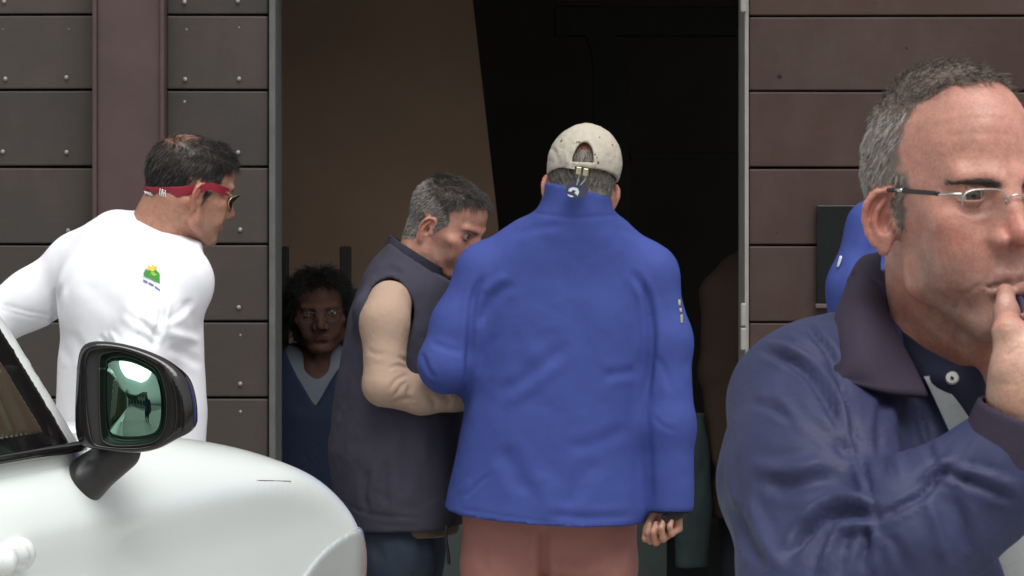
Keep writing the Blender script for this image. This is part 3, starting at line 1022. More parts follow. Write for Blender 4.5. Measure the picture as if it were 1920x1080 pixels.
    nm = sm.copy(); nm.materials.clear(); nm.materials.append(NAIL)
    for px_, py_, r_ in ((1462, 142, .0062), (1460, 338, .0040), (1459, 484, .0045), (1457, 436, .0035), (1700, 90, .004), (1462, 585, .0035)):
        s = bpy.data.objects.new('nail', nm); COL.objects.link(s); s.scale = (r_, r_ * .6, r_); s.location = (wx(px_), WALL_Y + .001, wz(py_)); s.parent = Rr; s.matrix_parent_inverse = Matrix.Translation(Rr.location).inverted()
    # lintel and roof edge above
    Lt = box_obj('lintel', (wx(518), wx(1395), WALL_Y - .01, WALL_Y + .25, wz(-190), 3.3), PLANK_R)
    tag(Lt, 'dark lintel board over the doorway', 'lintel')
    # ---- board on the right wall
    B = thing('notice_board', 'black board fixed on the brown planks behind the navy-jacket man', 'board', (wx(1590), WALL_Y - .03, wz(476)))
    box_obj('panel', (wx(1530), wx(1652), WALL_Y - .022, WALL_Y - .006, wz(568), wz(385)), mat_plain('black_panel', (.012, .014, .013), rough=.25, var=.3, scale=6), B, bev=.002)
    box_obj('ledge', (wx(1527), wx(1655), WALL_Y - .032, WALL_Y - .004, wz(577), wz(569)), mat_plain('grey_brown_trim', (.10, .08, .07), rough=.6), B, bev=.002)
    # ---- room behind the doorway
    def wall(name, x0, x1, y0, y1, z0, z1, mat):
        o = box_obj(name, (x0, x1, y0, y1, z0, z1), mat); o['kind'] = 'structure'; return o
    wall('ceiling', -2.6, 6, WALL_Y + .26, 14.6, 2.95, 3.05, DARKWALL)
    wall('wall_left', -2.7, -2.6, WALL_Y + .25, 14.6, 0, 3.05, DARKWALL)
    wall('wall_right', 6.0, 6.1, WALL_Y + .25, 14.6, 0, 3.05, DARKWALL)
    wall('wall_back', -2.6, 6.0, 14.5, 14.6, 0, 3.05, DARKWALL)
    # a broad chimney breast of brown plaster, leaning in towards the top
    Yb = 9.9; q = FPX / Yb
    X = lambda px: (px - HX) / q
    Z = lambda py: CZ - (py - HY) / q
    me = bpy.data.meshes.new('chimney_breast')
    v = [(X(300), Yb, 0), (X(985), Yb, 0), (X(934), Yb, Z(420)), (X(884), Yb + .0, Z(-20)), (X(880), Yb, 2.95), (X(300), Yb, 2.95)]
    n = len(v); v2 = [(a - .35, b + .9, c) for a, b, c in v]
    me.from_pydata(v + v2, [], [tuple(range(n)), tuple(range(2 * n - 1, n - 1, -1))] + [((i + 1) % n, i, i + n, (i + 1) % n + n) for i in range(n)])
    o = link('chimney_breast', me, PLASTER, None, False)
    tag(o, 'broad brown plastered chimney breast in the room behind the doorway', 'chimney')
    # curved timber brace and the beam it carries
    Yc = 10.6; q2 = FPX / Yc
    X2 = lambda px: (px - HX) / q2
    Z2 = lambda py: CZ - (py - HY) / q2
    t = thing('timber_frame', 'dark curved timber brace under a beam, right of the chimney breast', 'timber frame', (X2(1150), Yc, 0))
    ip = curve2([(1055, 10), (1088, 45), (1108, 95), (1114, 150), (1113, 260), (1112, 700), (1112, 1300)], 6)
    op_ = curve2([(1120, 10), (1150, 60), (1172, 105), (1180, 150), (1180, 260), (1180, 700), (1180, 1300)], 6)
    vv = []; ff = []
    for (a, b), (c_, d_) in zip(ip, op_):
        for yy in (0, .12):
            vv.append((X2(a), Yc + yy, Z2(b))); vv.append((X2(c_), Yc + yy, Z2(d_)))
    for i in range(len(ip) - 1):
        a = i * 4; b = a + 4
        ff += [(a, a + 1, b + 1, b), (a + 2, b + 2, b + 3, a + 3), (a, b, b + 2, a + 2), (a + 1, a + 3, b + 3, b + 1)]
    me = bpy.data.meshes.new('brace'); me.from_pydata(vv, [], ff); link('brace', me, BEAM, t, False)
    box_obj('beam', (X2(1040), 5.9, Yc - .01, Yc + .14, Z2(66), Z2(12)), BEAM, t, bev=.004)
    box_obj('rail', (X2(1182), 5.9, Yc + .02, Yc + .10, Z2(300), Z2(285)), BEAM, t, bev=.003)
setting()

# ================================================================== across the street (seen only in the door mirror and the car's paint)
def behind():
    CREAM = mat_plain('pale_render', (.42, .44, .42), rough=.9, var=.1, scale=1.2)
    SHUT = mat_plain('dark_green_shutter', (.05, .10, .07), rough=.6)
    PANE = mat_plain('street_window_pane', (.03, .035, .04), rough=.08, coat=.6)
    Yb = -17.0
    b = thing('building', 'pale rendered building across the street, seen in the door mirror', 'building', (0, Yb - 3, 0))
    box_obj('wall', (-13, 12, Yb - 6, Yb, 0, 6.2), CREAM, b)
    box_obj('roof', (-13.4, 12.4, Yb - 6.3, Yb + .35, 6.2, 6.45), mat_plain('roof_edge', (.12, .10, .09), rough=.8), b, bev=.02)
    for x in (-11, -8.2, -5.4, -2.6, .2, 3.0, 5.8, 8.6):
        for z in (1.0, 3.9):
            w = box_obj('window', (x, x + 1.1, Yb, Yb + .04, z, z + 1.5), PANE, b, bev=.01)
            for s in (-.42, 1.12): box_obj('shutter', (x + s, x + s + .40, Yb + .002, Yb + .06, z - .02, z + 1.52), SHUT, b, bev=.01)
    LEAF = mat_plain('leaf', (.045, .10, .03), rough=.6, var=.4, scale=3)
    BARK = mat_plain('bark', (.09, .07, .05), rough=.9, var=.3, scale=12)
    for (x, y, h, lab) in ((-4.1, -6.0, 4.8, 'broad leafy street tree across the street, left in the door mirror'), (-1.7, -9.5, 4.4, 'smaller leafy street tree across the street, right in the door mirror')):
        t = thing('street_tree', lab, 'tree', (x, y, 0), 'street trees across the street')
        lines = [[A(x, y, 0), A(x + .05, y, 1.2), A(x - .02, y, h * .5)]]
        V, F_ = tube_np(curve2(lines[0], 6), np.linspace(.17, .09, 13), 10); obj_np('trunk', V, F_, BARK, t)
        r = np.random.default_rng(int(h * 10)); tips = []
        for i in range(9):
            a = i * 2.4; e = A(x + math.cos(a) * h * .28, y + math.sin(a) * h * .28, h * (.62 + .09 * (i % 4))); tips.append(e)
            V, F_ = tube_np(curve2([A(x - .02, y, h * .42), (A(x, y, h * .5) + e) / 2 + A(0, 0, .15), e], 5), np.linspace(.07, .02, 11), 6); obj_np('limb', V, F_, BARK, t)
        n = 5000
        c = np.array(tips)[r.integers(0, 9, n)] + r.normal(0, h * .10, (n, 3))
        u = r.normal(0, 1, (n, 3)); u /= np.linalg.norm(u, axis=1)[:, None]; w = np.cross(u, r.normal(0, 1, (n, 3))); w /= np.linalg.norm(w, axis=1)[:, None]
        sz = r.uniform(.06, .12, (n, 1))
        V = np.stack([c - u * sz, c + w * sz * .5, c + u * sz, c - w * sz * .5], 1).reshape(-1, 3)
        o = obj_np('crown', V, np.arange(4 * n).reshape(-1, 4), LEAF, t, smooth=False)
behind()

# ================================================================== the white car
def car():
    WHITE = mat_plain('white_car_paint', (.89, .95, .93), rough=.30, var=.015, scale=3, coat=.8, spec=.5)
    GLOSS = mat_plain('gloss_black', (.010, .009, .009), rough=.12, var=.1, coat=.5)
    SATIN = mat_plain('satin_black', (.030, .029, .030), rough=.38, var=.1)
    RUBBER = mat_plain('black_rubber', (.016, .015, .015), rough=.55, var=.15)
    DGLASS = mat_plain('tinted_window', (.070, .052, .034), rough=.03, var=.2, spec=.8, coat=1.0)
    MIRROR = mat_plain('mirror_glass', (.19, .33, .26), rough=.015, metal=1.0, var=.0)
    LAMP = mat_plain('headlight_lens', (.50, .54, .53), rough=.10, var=.04, coat=1.0)
    th = math.radians(19.5)
    H = A(math.sin(th), math.cos(th), 0); S = A(math.cos(th), -math.sin(th), 0); Zv = A(0, 0, 1)
    O = A(-.62, 4.50, 0)
    R = np.stack([H, S, Zv], 1)                      # local (u ahead, v to the car's right, w up)
    root = thing('car', 'white car with black door mirror parked in front of the plank wall', 'car', tuple(O + H * -.7 - S * .9))
    def top_z(u, v):
        c = 1 - ((v + .90) / .90) ** 2
        return np.interp(u, [-3.2, -2.9, -2.6, .05, .35, .70, .95, 1.12, 1.28, 1.36], [.95, 1.08, 1.17, 1.20, 1.150, 1.085, 1.015, .94, .80, .62]) + .075 * np.clip(c, -.2, 1)
    zf = np.linspace(0, 1.4, 141)
    vs = np.interp(zf, [0, .18, .30, .60, .85, 1.02, 1.10, 1.15, 1.22, 1.4], [-.20, -.10, -.035, -.006, -.016, -.003, .012, -.006, -.040, -.10])
    kk = np.hanning(8); kk /= kk.sum(); vs = np.convolve(np.pad(vs, 4, mode='edge'), kk, 'valid')[:141]
    uf = np.linspace(-3.3, 1.5, 241)
    tz = np.interp(uf, [-3.2, -2.9, -2.6, .05, .35, .70, .95, 1.10, 1.26, 1.36], [.95, 1.08, 1.17, 1.215, 1.200, 1.148, 1.082, 1.010, .89, .70])
    k2 = np.hanning(21); k2 /= k2.sum(); tz = np.convolve(np.pad(tz, 10, mode='edge'), k2, 'valid')
    def body(p):
        q = (p - O) @ R
        u, v, w = q[:, 0], q[:, 1], q[:, 2]
        side = np.interp(w, zf, vs)
        # plan: rounded corners
        cu, cv = -.90, -.90
        hu = 2.28; hv = .90
        rr = .36
        dx = np.abs(u - cu) - (hu - rr); dy = np.abs(v - cv) - (hv + side - rr)
        pl = np.sqrt(np.maximum(dx, 0) ** 2 + np.maximum(dy, 0) ** 2) + np.minimum(np.maximum(dx, dy), 0) - rr
        c = np.clip(1 - ((v + .90) / .90) ** 2, -.2, 1)
        tp = (w - np.interp(u, uf, tz) - .055 * c) * .97
        d = -smin(-pl, -tp, .075)
        d = -smin(-d, -(.24 - w), .05)
        # wheel arches
        for wu in (.62, -2.05):
            a = np.sqrt((u - wu) ** 2 + (w - .34) ** 2) - .38
            a = np.maximum(a, np.abs(np.abs(v + .9) - .80) - .26)
            d = -smin(-d, a, .02)
        return d
    def bounds(u0, u1, v0, v1, w0, w1):
        P = np.array([O + H * u + S * v + Zv * w for u in (u0, u1) for v in (v0, v1) for w in (w0, w1)])
        return P.min(0), P.max(0)
    lo, hi = bounds(-3.25, 1.4, -1.9, .06, .2, 1.36)
    # finer towards the camera's view
    f1 = lambda p: np.maximum(body(p), -((p - O) @ H + 1.0))
    f2 = lambda p: np.maximum(body(p), ((p - O) @ H + 1.0))
    l1, h1 = bounds(-1.02, 1.4, -1.9, .06, .2, 1.36)
    V, Q = mesh_sdf(f1, l1, h1, .0085, smooth=4)
    obj_np('front_body', V, Q, WHITE, root)
    l2, h2 = bounds(-3.25, -.98, -1.9, .06, .2, 1.36)
    V, Q = mesh_sdf(f2, l2, h2, .018, smooth=3)
    obj_np('rear_body', V, Q, WHITE, root)
    # headlight: a lens that wraps round the corner
    def lamp(p):
        q = (p - O) @ R
        e = ell((1.05, .01, .80), (.34, .60, .185), None)[0](q)
        return np.maximum(np.maximum(body(p) - .005, -(body(p) + .02)), e)
    l3, h3 = bounds(.4, 1.4, -.6, .1, .5, 1.1)
    V, Q = mesh_sdf(lamp, l3, h3, .0045, smooth=2); V = relax(V, Q, 5, .5, 0.0)
    obj_np('headlight', V, Q, LAMP, root)
    # bonnet shut line: a thin dark gasket let into the top
    def on_top(px, py, Y0=5.0, Y1=7.0):
        ys = np.linspace(Y0, Y1, 600); P = np.array([PX(px, py, y) for y in ys]); d = body(P)
        i = np.argmax(d < 0)
        return P[i] + A(0, 0, .0005) if d[i] < 0 else None
    ln = [q_ for q_ in (on_top(x, y) for x, y in ((420, 901), (450, 901), (480, 901.5), (510, 902), (545, 903))) if q_ is not None]
    tubes('shut_line', [ln], .0008, RUBBER, root)
    # ---- greenhouse
    def gh(p):
        q = (p - O) @ R
        u, v, w = q[:, 0], q[:, 1], q[:, 2]
        h_ = np.clip((w - 1.18) / .5, -.2, 1.2)
        side = -.032 - .13 * np.maximum(h_, 0) ** 1.1
        sd = np.abs(v + .9) - (.9 + side)
        fr = (u - (.085 - .76 * (w - 1.20))) * .79          # windscreen
        rr = (-(u + 2.75) + .8 * (w - 1.18)) * .78
        tp = w - 1.70 - .03 * (1 - ((v + .9) / .9) ** 2)
        d = -smin(-sd, -fr, .05); d = -smin(-d, -tp, .12); d = -smin(-d, -rr, .1)
        return np.maximum(d, 1.16 - w)
    l4, h4 = bounds(-3.0, .3, -1.9, .02, 1.15, 1.76)
    V, Q = mesh_sdf(gh, l4, h4, .014, smooth=3)
    obj_np('roof', V, Q, WHITE, root)
    def inset(u, w, m):                                      # distance inside the window outline
        a = (u - (-.010 - m) + .74 * (w - 1.215)) * .80
        return np.maximum(np.maximum(a, (1.212 + m * .6) - w), np.maximum(w - 1.62, -(u + 1.05)))
    def frame(p):
        q = (p - O) @ R
        return np.maximum(np.maximum(gh(p) - .006, -(gh(p) + .02)), np.maximum(inset(q[:, 0], q[:, 2], -.015), -.3 - q[:, 1]))
    def glass(p):
        q = (p - O) @ R
        return np.maximum(np.maximum(gh(p) - .009, -(gh(p) + .02)), np.maximum(inset(q[:, 0], q[:, 2], .045), -.3 - q[:, 1]))
    l5, h5 = bounds(-1.1, .1, -.3, .05, 1.18, 1.66)
    V, Q = mesh_sdf(frame, l5, h5, .0045, smooth=2); V = relax(V, Q, 4, .5, 0.0); wfr = obj_np('window_frame', V, Q, GLOSS, root)
    V, Q = mesh_sdf(glass, l5, h5, .0045, smooth=3); V = relax(V, Q, 4, .5, 0.0); obj_np('side_window', V, Q, DGLASS, root)
    tubes('belt_trim', [[O + H * u_ + S * (-.030) + Zv * 1.214 for u_ in (-1.05, -.7, -.35, -.05, .03)]], .0085, GLOSS, root)
    # windscreen as a dark pane on the sloping front
    def ws(p):
        q = (p - O) @ R
        u, v, w = q[:, 0], q[:, 1], q[:, 2]
        fr = np.abs((u - (.085 - .76 * (w - 1.20))) * .79 - .002) - .006
        return np.maximum(np.maximum(fr, np.abs(v + .9) - (.82 - .13 * (w - 1.18) / .5)), np.maximum(1.22 - w, w - 1.64))
    V, Q = mesh_sdf(ws, *bounds(-.7, .2, -1.8, 0, 1.18, 1.7), .012, smooth=1); obj_np('windscreen', V, Q, DGLASS, root)
    # ---- wheels
    for wu, vv in ((.62, -.115), (-2.05, -.115), (.62, -1.685), (-2.05, -1.685)):
        c = O + H * wu + S * vv + Zv * .34
        bm = bmesh.new()
        bmesh.ops.create_cone(bm, cap_ends=True, segments=40, radius1=.335, radius2=.335, depth=.21)
        bmesh.ops.bevel(bm, geom=[e for e in bm.edges if len(e.link_faces) == 2 and any(len(f.verts) > 8 for f in e.link_faces)], offset=.03, segments=3, affect='EDGES')
        w_ = obj_bm('wheel', bm, RUBBER, None, smooth=True)
        w_.matrix_basis = Matrix.Translation(Vector(c)) @ Matrix(frame_from(H, S).tolist()).to_4x4()
        w_.parent = root; w_.matrix_parent_inverse = Matrix.Translation(root.location).inverted()
    # ---- door handle at the frame's edge, with its lock
    def on_side(px, py):
        ys = np.linspace(3.6, 5.5, 800); P = np.array([PX(px, py, y) for y in ys]); d = body(P); i = np.argmax(d < 0)
        return P[i]
    a = on_side(26, 1040); nrm = S
    hd = Field()
    hd.add(chain([a + nrm * .018 + H * -.02, a + nrm * .024 - H * .07, a + nrm * .018 - H * .19], [.016, .018, .015], .01, flat=(S, .8)))
    hd.add(ell(a + nrm * .008 + H * .005, A(.030, .018, .024), R), .012)
    V, Q = mesh_sdf(hd, a - .28, a + .12, .004, smooth=3)
    hnd = obj_np('door_handle', V, Q, WHITE, root)
    V, F_ = tube_np([PX(19, 1069, a[1] - .03), PX(19, 1069, a[1] + .03)], [.0035, .0035], 10); obj_np('lock', V, F_, RUBBER, hnd)

    # ---- door mirror: shell, bezel, glass, stalk
    Ym = 4.45; q = FPX / Ym
    n = A(-.06, -.997, .03); n /= np.linalg.norm(n)
    ex = np.cross(n, A(0, 0, 1)); ex /= np.linalg.norm(ex); ex = ex if ex[0] > 0 else -ex
    ez = np.cross(ex, n); ez = ez if ez[2] > 0 else -ez
    C = PX(245, 748, Ym)
    def on_plane(px, py, dep=0.0):
        d = PX(px, py, 1.0) - A(0, 0, CZ)
        t = ((C + n * -dep - A(0, 0, CZ)) @ n) / (d @ n)
        return A(0, 0, CZ) + d * t
    outer = [(141, 690), (148, 655), (170, 641), (215, 643), (265, 656), (310, 677), (343, 706), (357, 745), (361, 785), (357, 808), (330, 824), (292, 843), (250, 850), (200, 846), (155, 838), (140, 815), (138, 760)]
    rim = [(160, 690), (166, 664), (184, 655), (222, 655), (265, 668), (300, 688), (312, 718), (316, 752), (315, 790), (309, 815), (292, 832), (265, 839), (235, 840), (205, 838), (178, 832), (170, 812), (163, 760)]
    gl_ = [(186, 690), (188, 668), (205, 661), (228, 660), (263, 672), (293, 691), (305, 718), (311, 752), (310, 788), (304, 812), (290, 827), (265, 834), (238, 836), (212, 835), (195, 828), (189, 812), (186, 760)]
    def loop(pts, dep, sc=1.0, shift=(0, 0, 0)):
        P = np.array([on_plane(x, y, 0) for x, y in pts]); P = curve2(np.vstack([P, P[:1]]), 4)[:-1]
        c_ = P.mean(0)
        return c_ + (P - c_) * sc - n * dep + A(*shift)
    rings = [loop(rim, .007), loop(rim, .002), loop(rim, -.002, 1.015), loop(outer, .006, .985), loop(outer, .014), loop(outer, .040, .985), loop(outer, .070, .90, (.005, 0, 0)), loop(outer, .095, .70, (.01, 0, 0)), loop(outer, .108, .35, (.012, 0, 0))]
    m_ = len(rings[0]); V = np.concatenate(rings + [rings[-1].mean(0)[None] - n * .003]); Fq = []
    for i in range(len(rings) - 1):
        for k_ in range(m_):
            Fq.append((i * m_ + k_, i * m_ + (k_ + 1) % m_, (i + 1) * m_ + (k_ + 1) % m_, (i + 1) * m_ + k_))
    e = len(rings) - 1
    for k_ in range(0, m_, 2): Fq.append((e * m_ + k_, e * m_ + (k_ + 1) % m_, e * m_ + (k_ + 2) % m_, len(V) - 1))
    mh = obj_np('mirror_shell', V, np.array(Fq), GLOSS, root)
    # dark backing plate with a grey step on the inner side
    P = loop(rim, .0062, 1.005); V = np.vstack([P, P.mean(0)[None]]); k_ = len(P)
    obj_np('backing_plate', V, np.array([(i, (i + 1) % k_, (i + 2) % k_, k_) for i in range(0, k_, 2)]), SATIN, mh)
    P = loop(gl_, .0030); P2 = loop(gl_, .0060, 1.0); V = np.vstack([P, P2, P.mean(0)[None]])
    fq = [(i, (i + 1) % k_, (i + 2) % k_, 2 * k_) for i in range(0, k_, 2)] + [(i, i + k_, (i + 1) % k_ + k_, (i + 1) % k_) for i in range(k_)]
    obj_np('mirror_glass', V, np.array(fq), MIRROR, mh, smooth=False)
    bz = loop(gl_, .0030, 1.008); tubes('glass_edge', [np.vstack([bz, bz[:1]])[::2]], .0010, SATIN, mh)
    st = Field()
    p0, p1 = PX(226, 846, Ym + .065), on_side(164, 898)
    st.add(cone(p0, p1 + (p1 - p0) * .15, .030, .031)); st.add(ell(p1, A(.045, .020, .030), R), .02)
    V, Q = mesh_sdf(st, np.minimum(p0, p1) - .07, np.maximum(p0, p1) + .07, .0035, smooth=2)
    obj_np('mirror_stalk', V, Q, SATIN, root)
    # turn signal strip on the outer lower edge
    V, F_ = tube_np(curve2([on_plane(330, 806, .02), on_plane(346, 802, .022), on_plane(358, 800, .03)], 6), .0042, 10)
    obj_np('signal_lamp', V, F_, mat_plain('smoked_lamp', (.20, .19, .19), rough=.15, var=.1, coat=.6), root)
    return root
car()

# ================================================================== the man in the navy jacket, nearest to the camera
NAVY = mat_cloth('navy_nylon', (.031, .037, .092), rough=.60, crumple=.55, cscale=11, weave=1400, wb=.12, spec=.32)
PLUM = mat_cloth('plum_navy_lining', (.042, .032, .054), rough=.8, crumple=.25, cscale=9)
NAVY_KNIT = mat_cloth('navy_pique', (.020, .022, .044), rough=.9, weave=1100, wb=.5, crumple=.2)
GREY_KNIT = mat_cloth('grey_pique', (.30, .32, .32), rough=.9, weave=1100, wb=.6, crumple=.2)
DARK_TROUSER = mat_cloth('dark_trouser_cloth', (.03, .032, .04))
SHOE = mat_plain('shoe_leather', (.03, .022, .017), rough=.45, var=.2)
SILVER = mat_plain('silver_metal', (.62, .60, .57), rough=.25, metal=1.0, var=.05)
BLACK_PLASTIC = mat_plain('black_plastic', (.012, .011, .011), rough=.4, var=.1)
BUTTON = mat_plain('pearl_button', (.5, .5, .47), rough=.35, var=.1)

def man_front():
    root = thing('person', 'grey-haired man in glasses and navy jacket, hand at his mouth, nearest the camera', 'person', (0.40, 2.66, 0))
    Rh = rotm(203, -2, 2)
    o = PX(1786, 413, 2.60)
    hf = head_field(o, Rh, s=.965, jaw=.79, jaw_k=.012, gon=.005, hollow=0, lobe=.006, ear_flare=52, brow=1.05, lips=.85, open_=.90, cheek=1.0,
                    warp=(([-.2, -.02, .03, .07, .10, .14], [.88, .90, .90, .87, .82, .80]), [-.5, -.102, -.080, -.052, -.0195, .0255, .038, .06, .15, .5], [-.5, -.094, -.075, -.0465, -.0245, .0255, .041, .060, .141, .5]))
    nb = PX(1790, 735, 2.660)
    f = Field()
    neck_field(f, hf, nb, .046, .058, .022, .018)
    # trunk and arms under the clothes
    tr = A(.40, 2.70, 0)
    f.add(cone(A(.40, 2.71, 1.34), A(.42, 2.74, 1.0), .08, .09), .05)
    sh = PX(1525, 760, 2.62); el_ = PX(1545, 1120, 2.455); wr = PX(1936, 815, 2.440)
    shl = A(.60, 2.80, 1.40); ell_ = A(.70, 2.82, 1.10); wrl = A(.66, 2.66, .90)
    f.add(chain([nb, sh, el_, wr], [.05, .05, .042, .029], .02), .03)
    f.add(chain([nb, shl, ell_, wrl], [.05, .05, .042, .029], .02), .03)
    # right hand: thumb upright against the lower lip, first finger hooked to the mouth, the rest curled
    lipY = hf.world(A(.004, .103, -.050))[0][1]
    f.add(chain([wr, PX(1928, 742, 2.437), PX(1950, 668, 2.437)], [.028, .031, .028], .01), .01)
    f.add(chain([PX(1925, 760, 2.436), PX(1903, 690, 2.428), PX(1889, 622, 2.430), PX(1887, 585, lipY - .034), PX(1885, 548, lipY - .013)], [.020, .0185, .0112, .0098, .0072], .006), .012)
    kn = [PX(1972, 640, 2.436), PX(1990, 655, 2.470), PX(1992, 672, 2.498), PX(1985, 690, 2.522)]
    for i, k_ in enumerate(kn):
        f.add(cone(PX(1940, 740, 2.44 + .014 * i), k_, .017, .0115), .012)
        if i == 0:
            f.add(chain([k_, PX(1996, 566, 2.428), PX(1955, 540, lipY - .022), PX(1915, 545, lipY - .010)], [.0108, .0098, .0088, .0070], .003), .004)
        else:
            e_ = 8 * i
            f.add(chain([k_, PX(1990 - e_, 590 + e_, 2.44 + .02 * i), PX(1945 - e_, 590 + e_, 2.455 + .02 * i), PX(1950, 640 + e_, 2.46 + .02 * i)], [.0105, .0095, .0088, .0072], .003), .004)
    fw = np.cross(A(0, 0, 1), A(.87, .5, 0))
    Rl = frame_from(A(-.1, -.3, -1), A(.6, .4, 0))
    hand(f, wrl, Rl, 1, [(25, 30, 20)] * 4, [(.6, 1, -.3), (.3, 1, -.3), (.1, 1, -.3)])
    def body(p):
        d = f(p)
        m = ((p - o) ** 2).sum(1) < .22 ** 2
        if m.any():
            d[m] = smin(d[m], hf(p[m]), .010)
        return d
    lo = A(.17, 2.30, .86); hi = A(.86, 2.92, 1.80)
    V, Q = mesh_sdf(body, lo, hi, .0021)
    # creases of the face
    N = normals(V, Q)
    V = folds(V, Q, [([(1857, 447), (1838, 480), (1822, 512), (1812, 545)], 9, -.5),
                     ([(1845, 531), (1826, 541), (1806, 556)], 4.5, -.7),
                     ([(1800, 560), (1792, 585)], 5, -.8),
                     ([(1868, 385), (1845, 398), (1815, 400), (1798, 390)], 4, -.9),
                     ([(1868, 398), (1845, 412), (1818, 413)], 5, .5),
                     ([(1790, 365), (1770, 360), (1758, 350)], 2.5, -.5),
                     ([(1788, 374), (1768, 378)], 2.5, -.5),
                     ([(1878, 335), (1876, 312)], 4, -1.0),
                     ([(1740, 262), (1820, 250), (1910, 255)], 5, -.3),
                     ([(1750, 232), (1830, 222), (1910, 226)], 5, -.25),
                     ([(1730, 590), (1790, 640), (1850, 672)], 5, -.5), ([(1874, 600), (1888, 603), (1902, 600)], 2.5, -.5), ([(1873, 608), (1888, 612), (1903, 608)], 2.5, -.5), ([(1873, 552), (1875, 566), (1880, 575), (1890, 575), (1895, 564), (1896, 552)], 1.6, -.5), ([(1880, 668), (1900, 660), (1915, 645)], 4, -.6), ([(1868, 715), (1890, 722), (1915, 718)], 3, -.5)], N)
    def line(z): return np.interp(z, [-.03, -.01, .03, .06, .085, .098, .108, .12, .15], [.014, .020, .028, .021, .019, .026, .042, .066, .085])
    def scalp(q):
        ax, y, z = np.abs(q[:, 0]), q[:, 1], q[:, 2]
        w = .004 * vnoise(q, 150, 2) + .004 * vnoise(q, 60, 4)
        a = np.clip((line(z) - y + w) / .008, 0, 1)
        a *= np.where(y > .006, np.clip((z + .012 + w) / .006, 0, 1), np.clip((z - np.interp(y, [-.07, -.02, .006], [-.045, -.01, .006]) + w) / .010, 0, 1))
        ear = (ax > .0715) & (z < .036) & (y > -.045) & (y < .012)
        return a * ~ear
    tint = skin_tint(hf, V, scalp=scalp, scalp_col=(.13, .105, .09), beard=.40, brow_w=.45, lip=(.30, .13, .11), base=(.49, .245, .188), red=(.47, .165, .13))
    hz = np.clip((1.50 - V[:, 2]) / .02, 0, 1) * np.clip((2.50 - V[:, 1]) / .02, 0, 1)           # the hand is paler
    tint = tint * (1 - hz[:, None]) + np.array([.52, .31, .23]) * (1 + .08 * vnoise(V, 50, 9))[:, None] * hz[:, None]
    xp, yp = to_px(V)
    nl = np.exp(-(((xp - 1884) / 10) ** 2 + ((yp - 560) / 13) ** 2) ** 3) * (V[:, 1] < lipY - .012)                  # thumb nail
    tint = tint * (1 - .7 * nl[:, None]) + np.array([.60, .40, .34]) * .7 * nl[:, None]
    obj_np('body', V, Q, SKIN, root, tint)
    st_ = lambda q: np.clip((-.020 - q[:, 2]) / .02, 0, 1) * np.clip((q[:, 1] - .015) / .02, 0, 1) * (q[:, 2] > -.105) * (q[:, 1] < .13) * (np.abs(q[:, 0]) < .08) * (1 - np.exp(-((q[:, 2] + .047) / .008) ** 2) * (np.abs(q[:, 0]) < .022))
    grow_hair('stubble', V, Q, hf, st_, 7000, .0016, mat_hair('stubble_hair', (.03, .025, .022), (.30, .28, .26), .3), root, lift=.5, seed=8, rad=.00009, pts=3)
    eyeballs(hf, root, gaze=(.16, 1, .0))
    # hair: white sides, darker top
    H1 = mat_hair('grey_hair_side', (.075, .066, .058), (.60, .58, .54), .62)
    H2 = mat_hair('grey_hair_top', (.075, .058, .046), (.34, .31, .27), .32)
    top = lambda q: np.clip((q[:, 2] - .085) / .02, 0, 1)
    def flow(q):
        v = np.stack([np.zeros(len(q)), -.5 + 0 * q[:, 1], -.9 + 0 * q[:, 2]], 1)
        t = top(q)[:, None]
        return v * (1 - t) + np.stack([q[:, 0] * 4, .7 + 0 * q[:, 1], .35 + 0 * q[:, 0]], 1) * t
    grow_hair('hair', V, Q, hf, lambda q: scalp(q) * (1 - top(q)), 8500, lambda q: .007 + .004 * np.clip(q[:, 2] / .08, 0, 1), H1, root, lift=.24, jitter=.22, flow=flow, seed=3, rad=.00024)
    grow_hair('hair', V, Q, hf, lambda q: scalp(q) * top(q) * (.75 + .25 * (q[:, 1] < .05)), 3800, lambda q: .010 + .006 * (q[:, 1] > .03), H2, root, lift=.50, jitter=.28, flow=flow, seed=4, rad=.00024, curl=.06)
    BR = mat_hair('brow_hair', (.04, .03, .024), (.16, .13, .11), .3)
    def brow(q):
        ax = np.abs(q[:, 0]); zc_ = np.interp(ax, [.01, .025, .045, .053], [.0362, .0398, .0406, .0380]); th = np.interp(ax, [.01, .03, .05], [.0032, .0028, .0012])
        return np.exp(-((q[:, 2] - zc_) / th) ** 2) * (ax > .011) * (ax < .052) * (q[:, 1] > .06)
    grow_hair('eyebrows', V, Q, hf, brow, 800, .0065, BR, root, lift=.16, sink=-.0003, flow=lambda q: np.stack([np.sign(q[:, 0]) * 1.0, -.35 + 0 * q[:, 1], .22 + 0 * q[:, 2]], 1), seed=5, jitter=.16, rad=.00016)

    # ---- glasses: half rim of silver wire, dark temples
    g = thing('glasses', 'thin silver half-rim glasses worn by the man in the navy jacket', 'glasses', tuple(hf.world(A(0, .1, .03))[0]))
    s = hf.scale
    W = lambda x, y, z: hf.world(A(x, y, z) * s)[0]
    for sx in (-1, 1):
        cx, cz, a, b, yy = .0325, .0185, .0235, .0150, .1040
        ring = []
        for i in range(33):
            t = 2 * math.pi * i / 32
            ct, st = math.cos(t), math.sin(t)
            e = (abs(ct) ** 3.2 + abs(st) ** 3.2) ** (-1 / 3.2)
            ring.append((cx + a * e * ct, yy - .25 * max(0, a * e * ct) ** 1.2 - .10 * (e * st + 1) * .01, cz + b * e * st))
        pts = [W(sx * r[0], r[1], r[2]) for r in ring]
        tubes('rim', [pts[0:17]], .00065, SILVER, g)
        Vl = np.array(pts[:-1] + [np.mean(pts[:-1], axis=0)]); n_ = 32
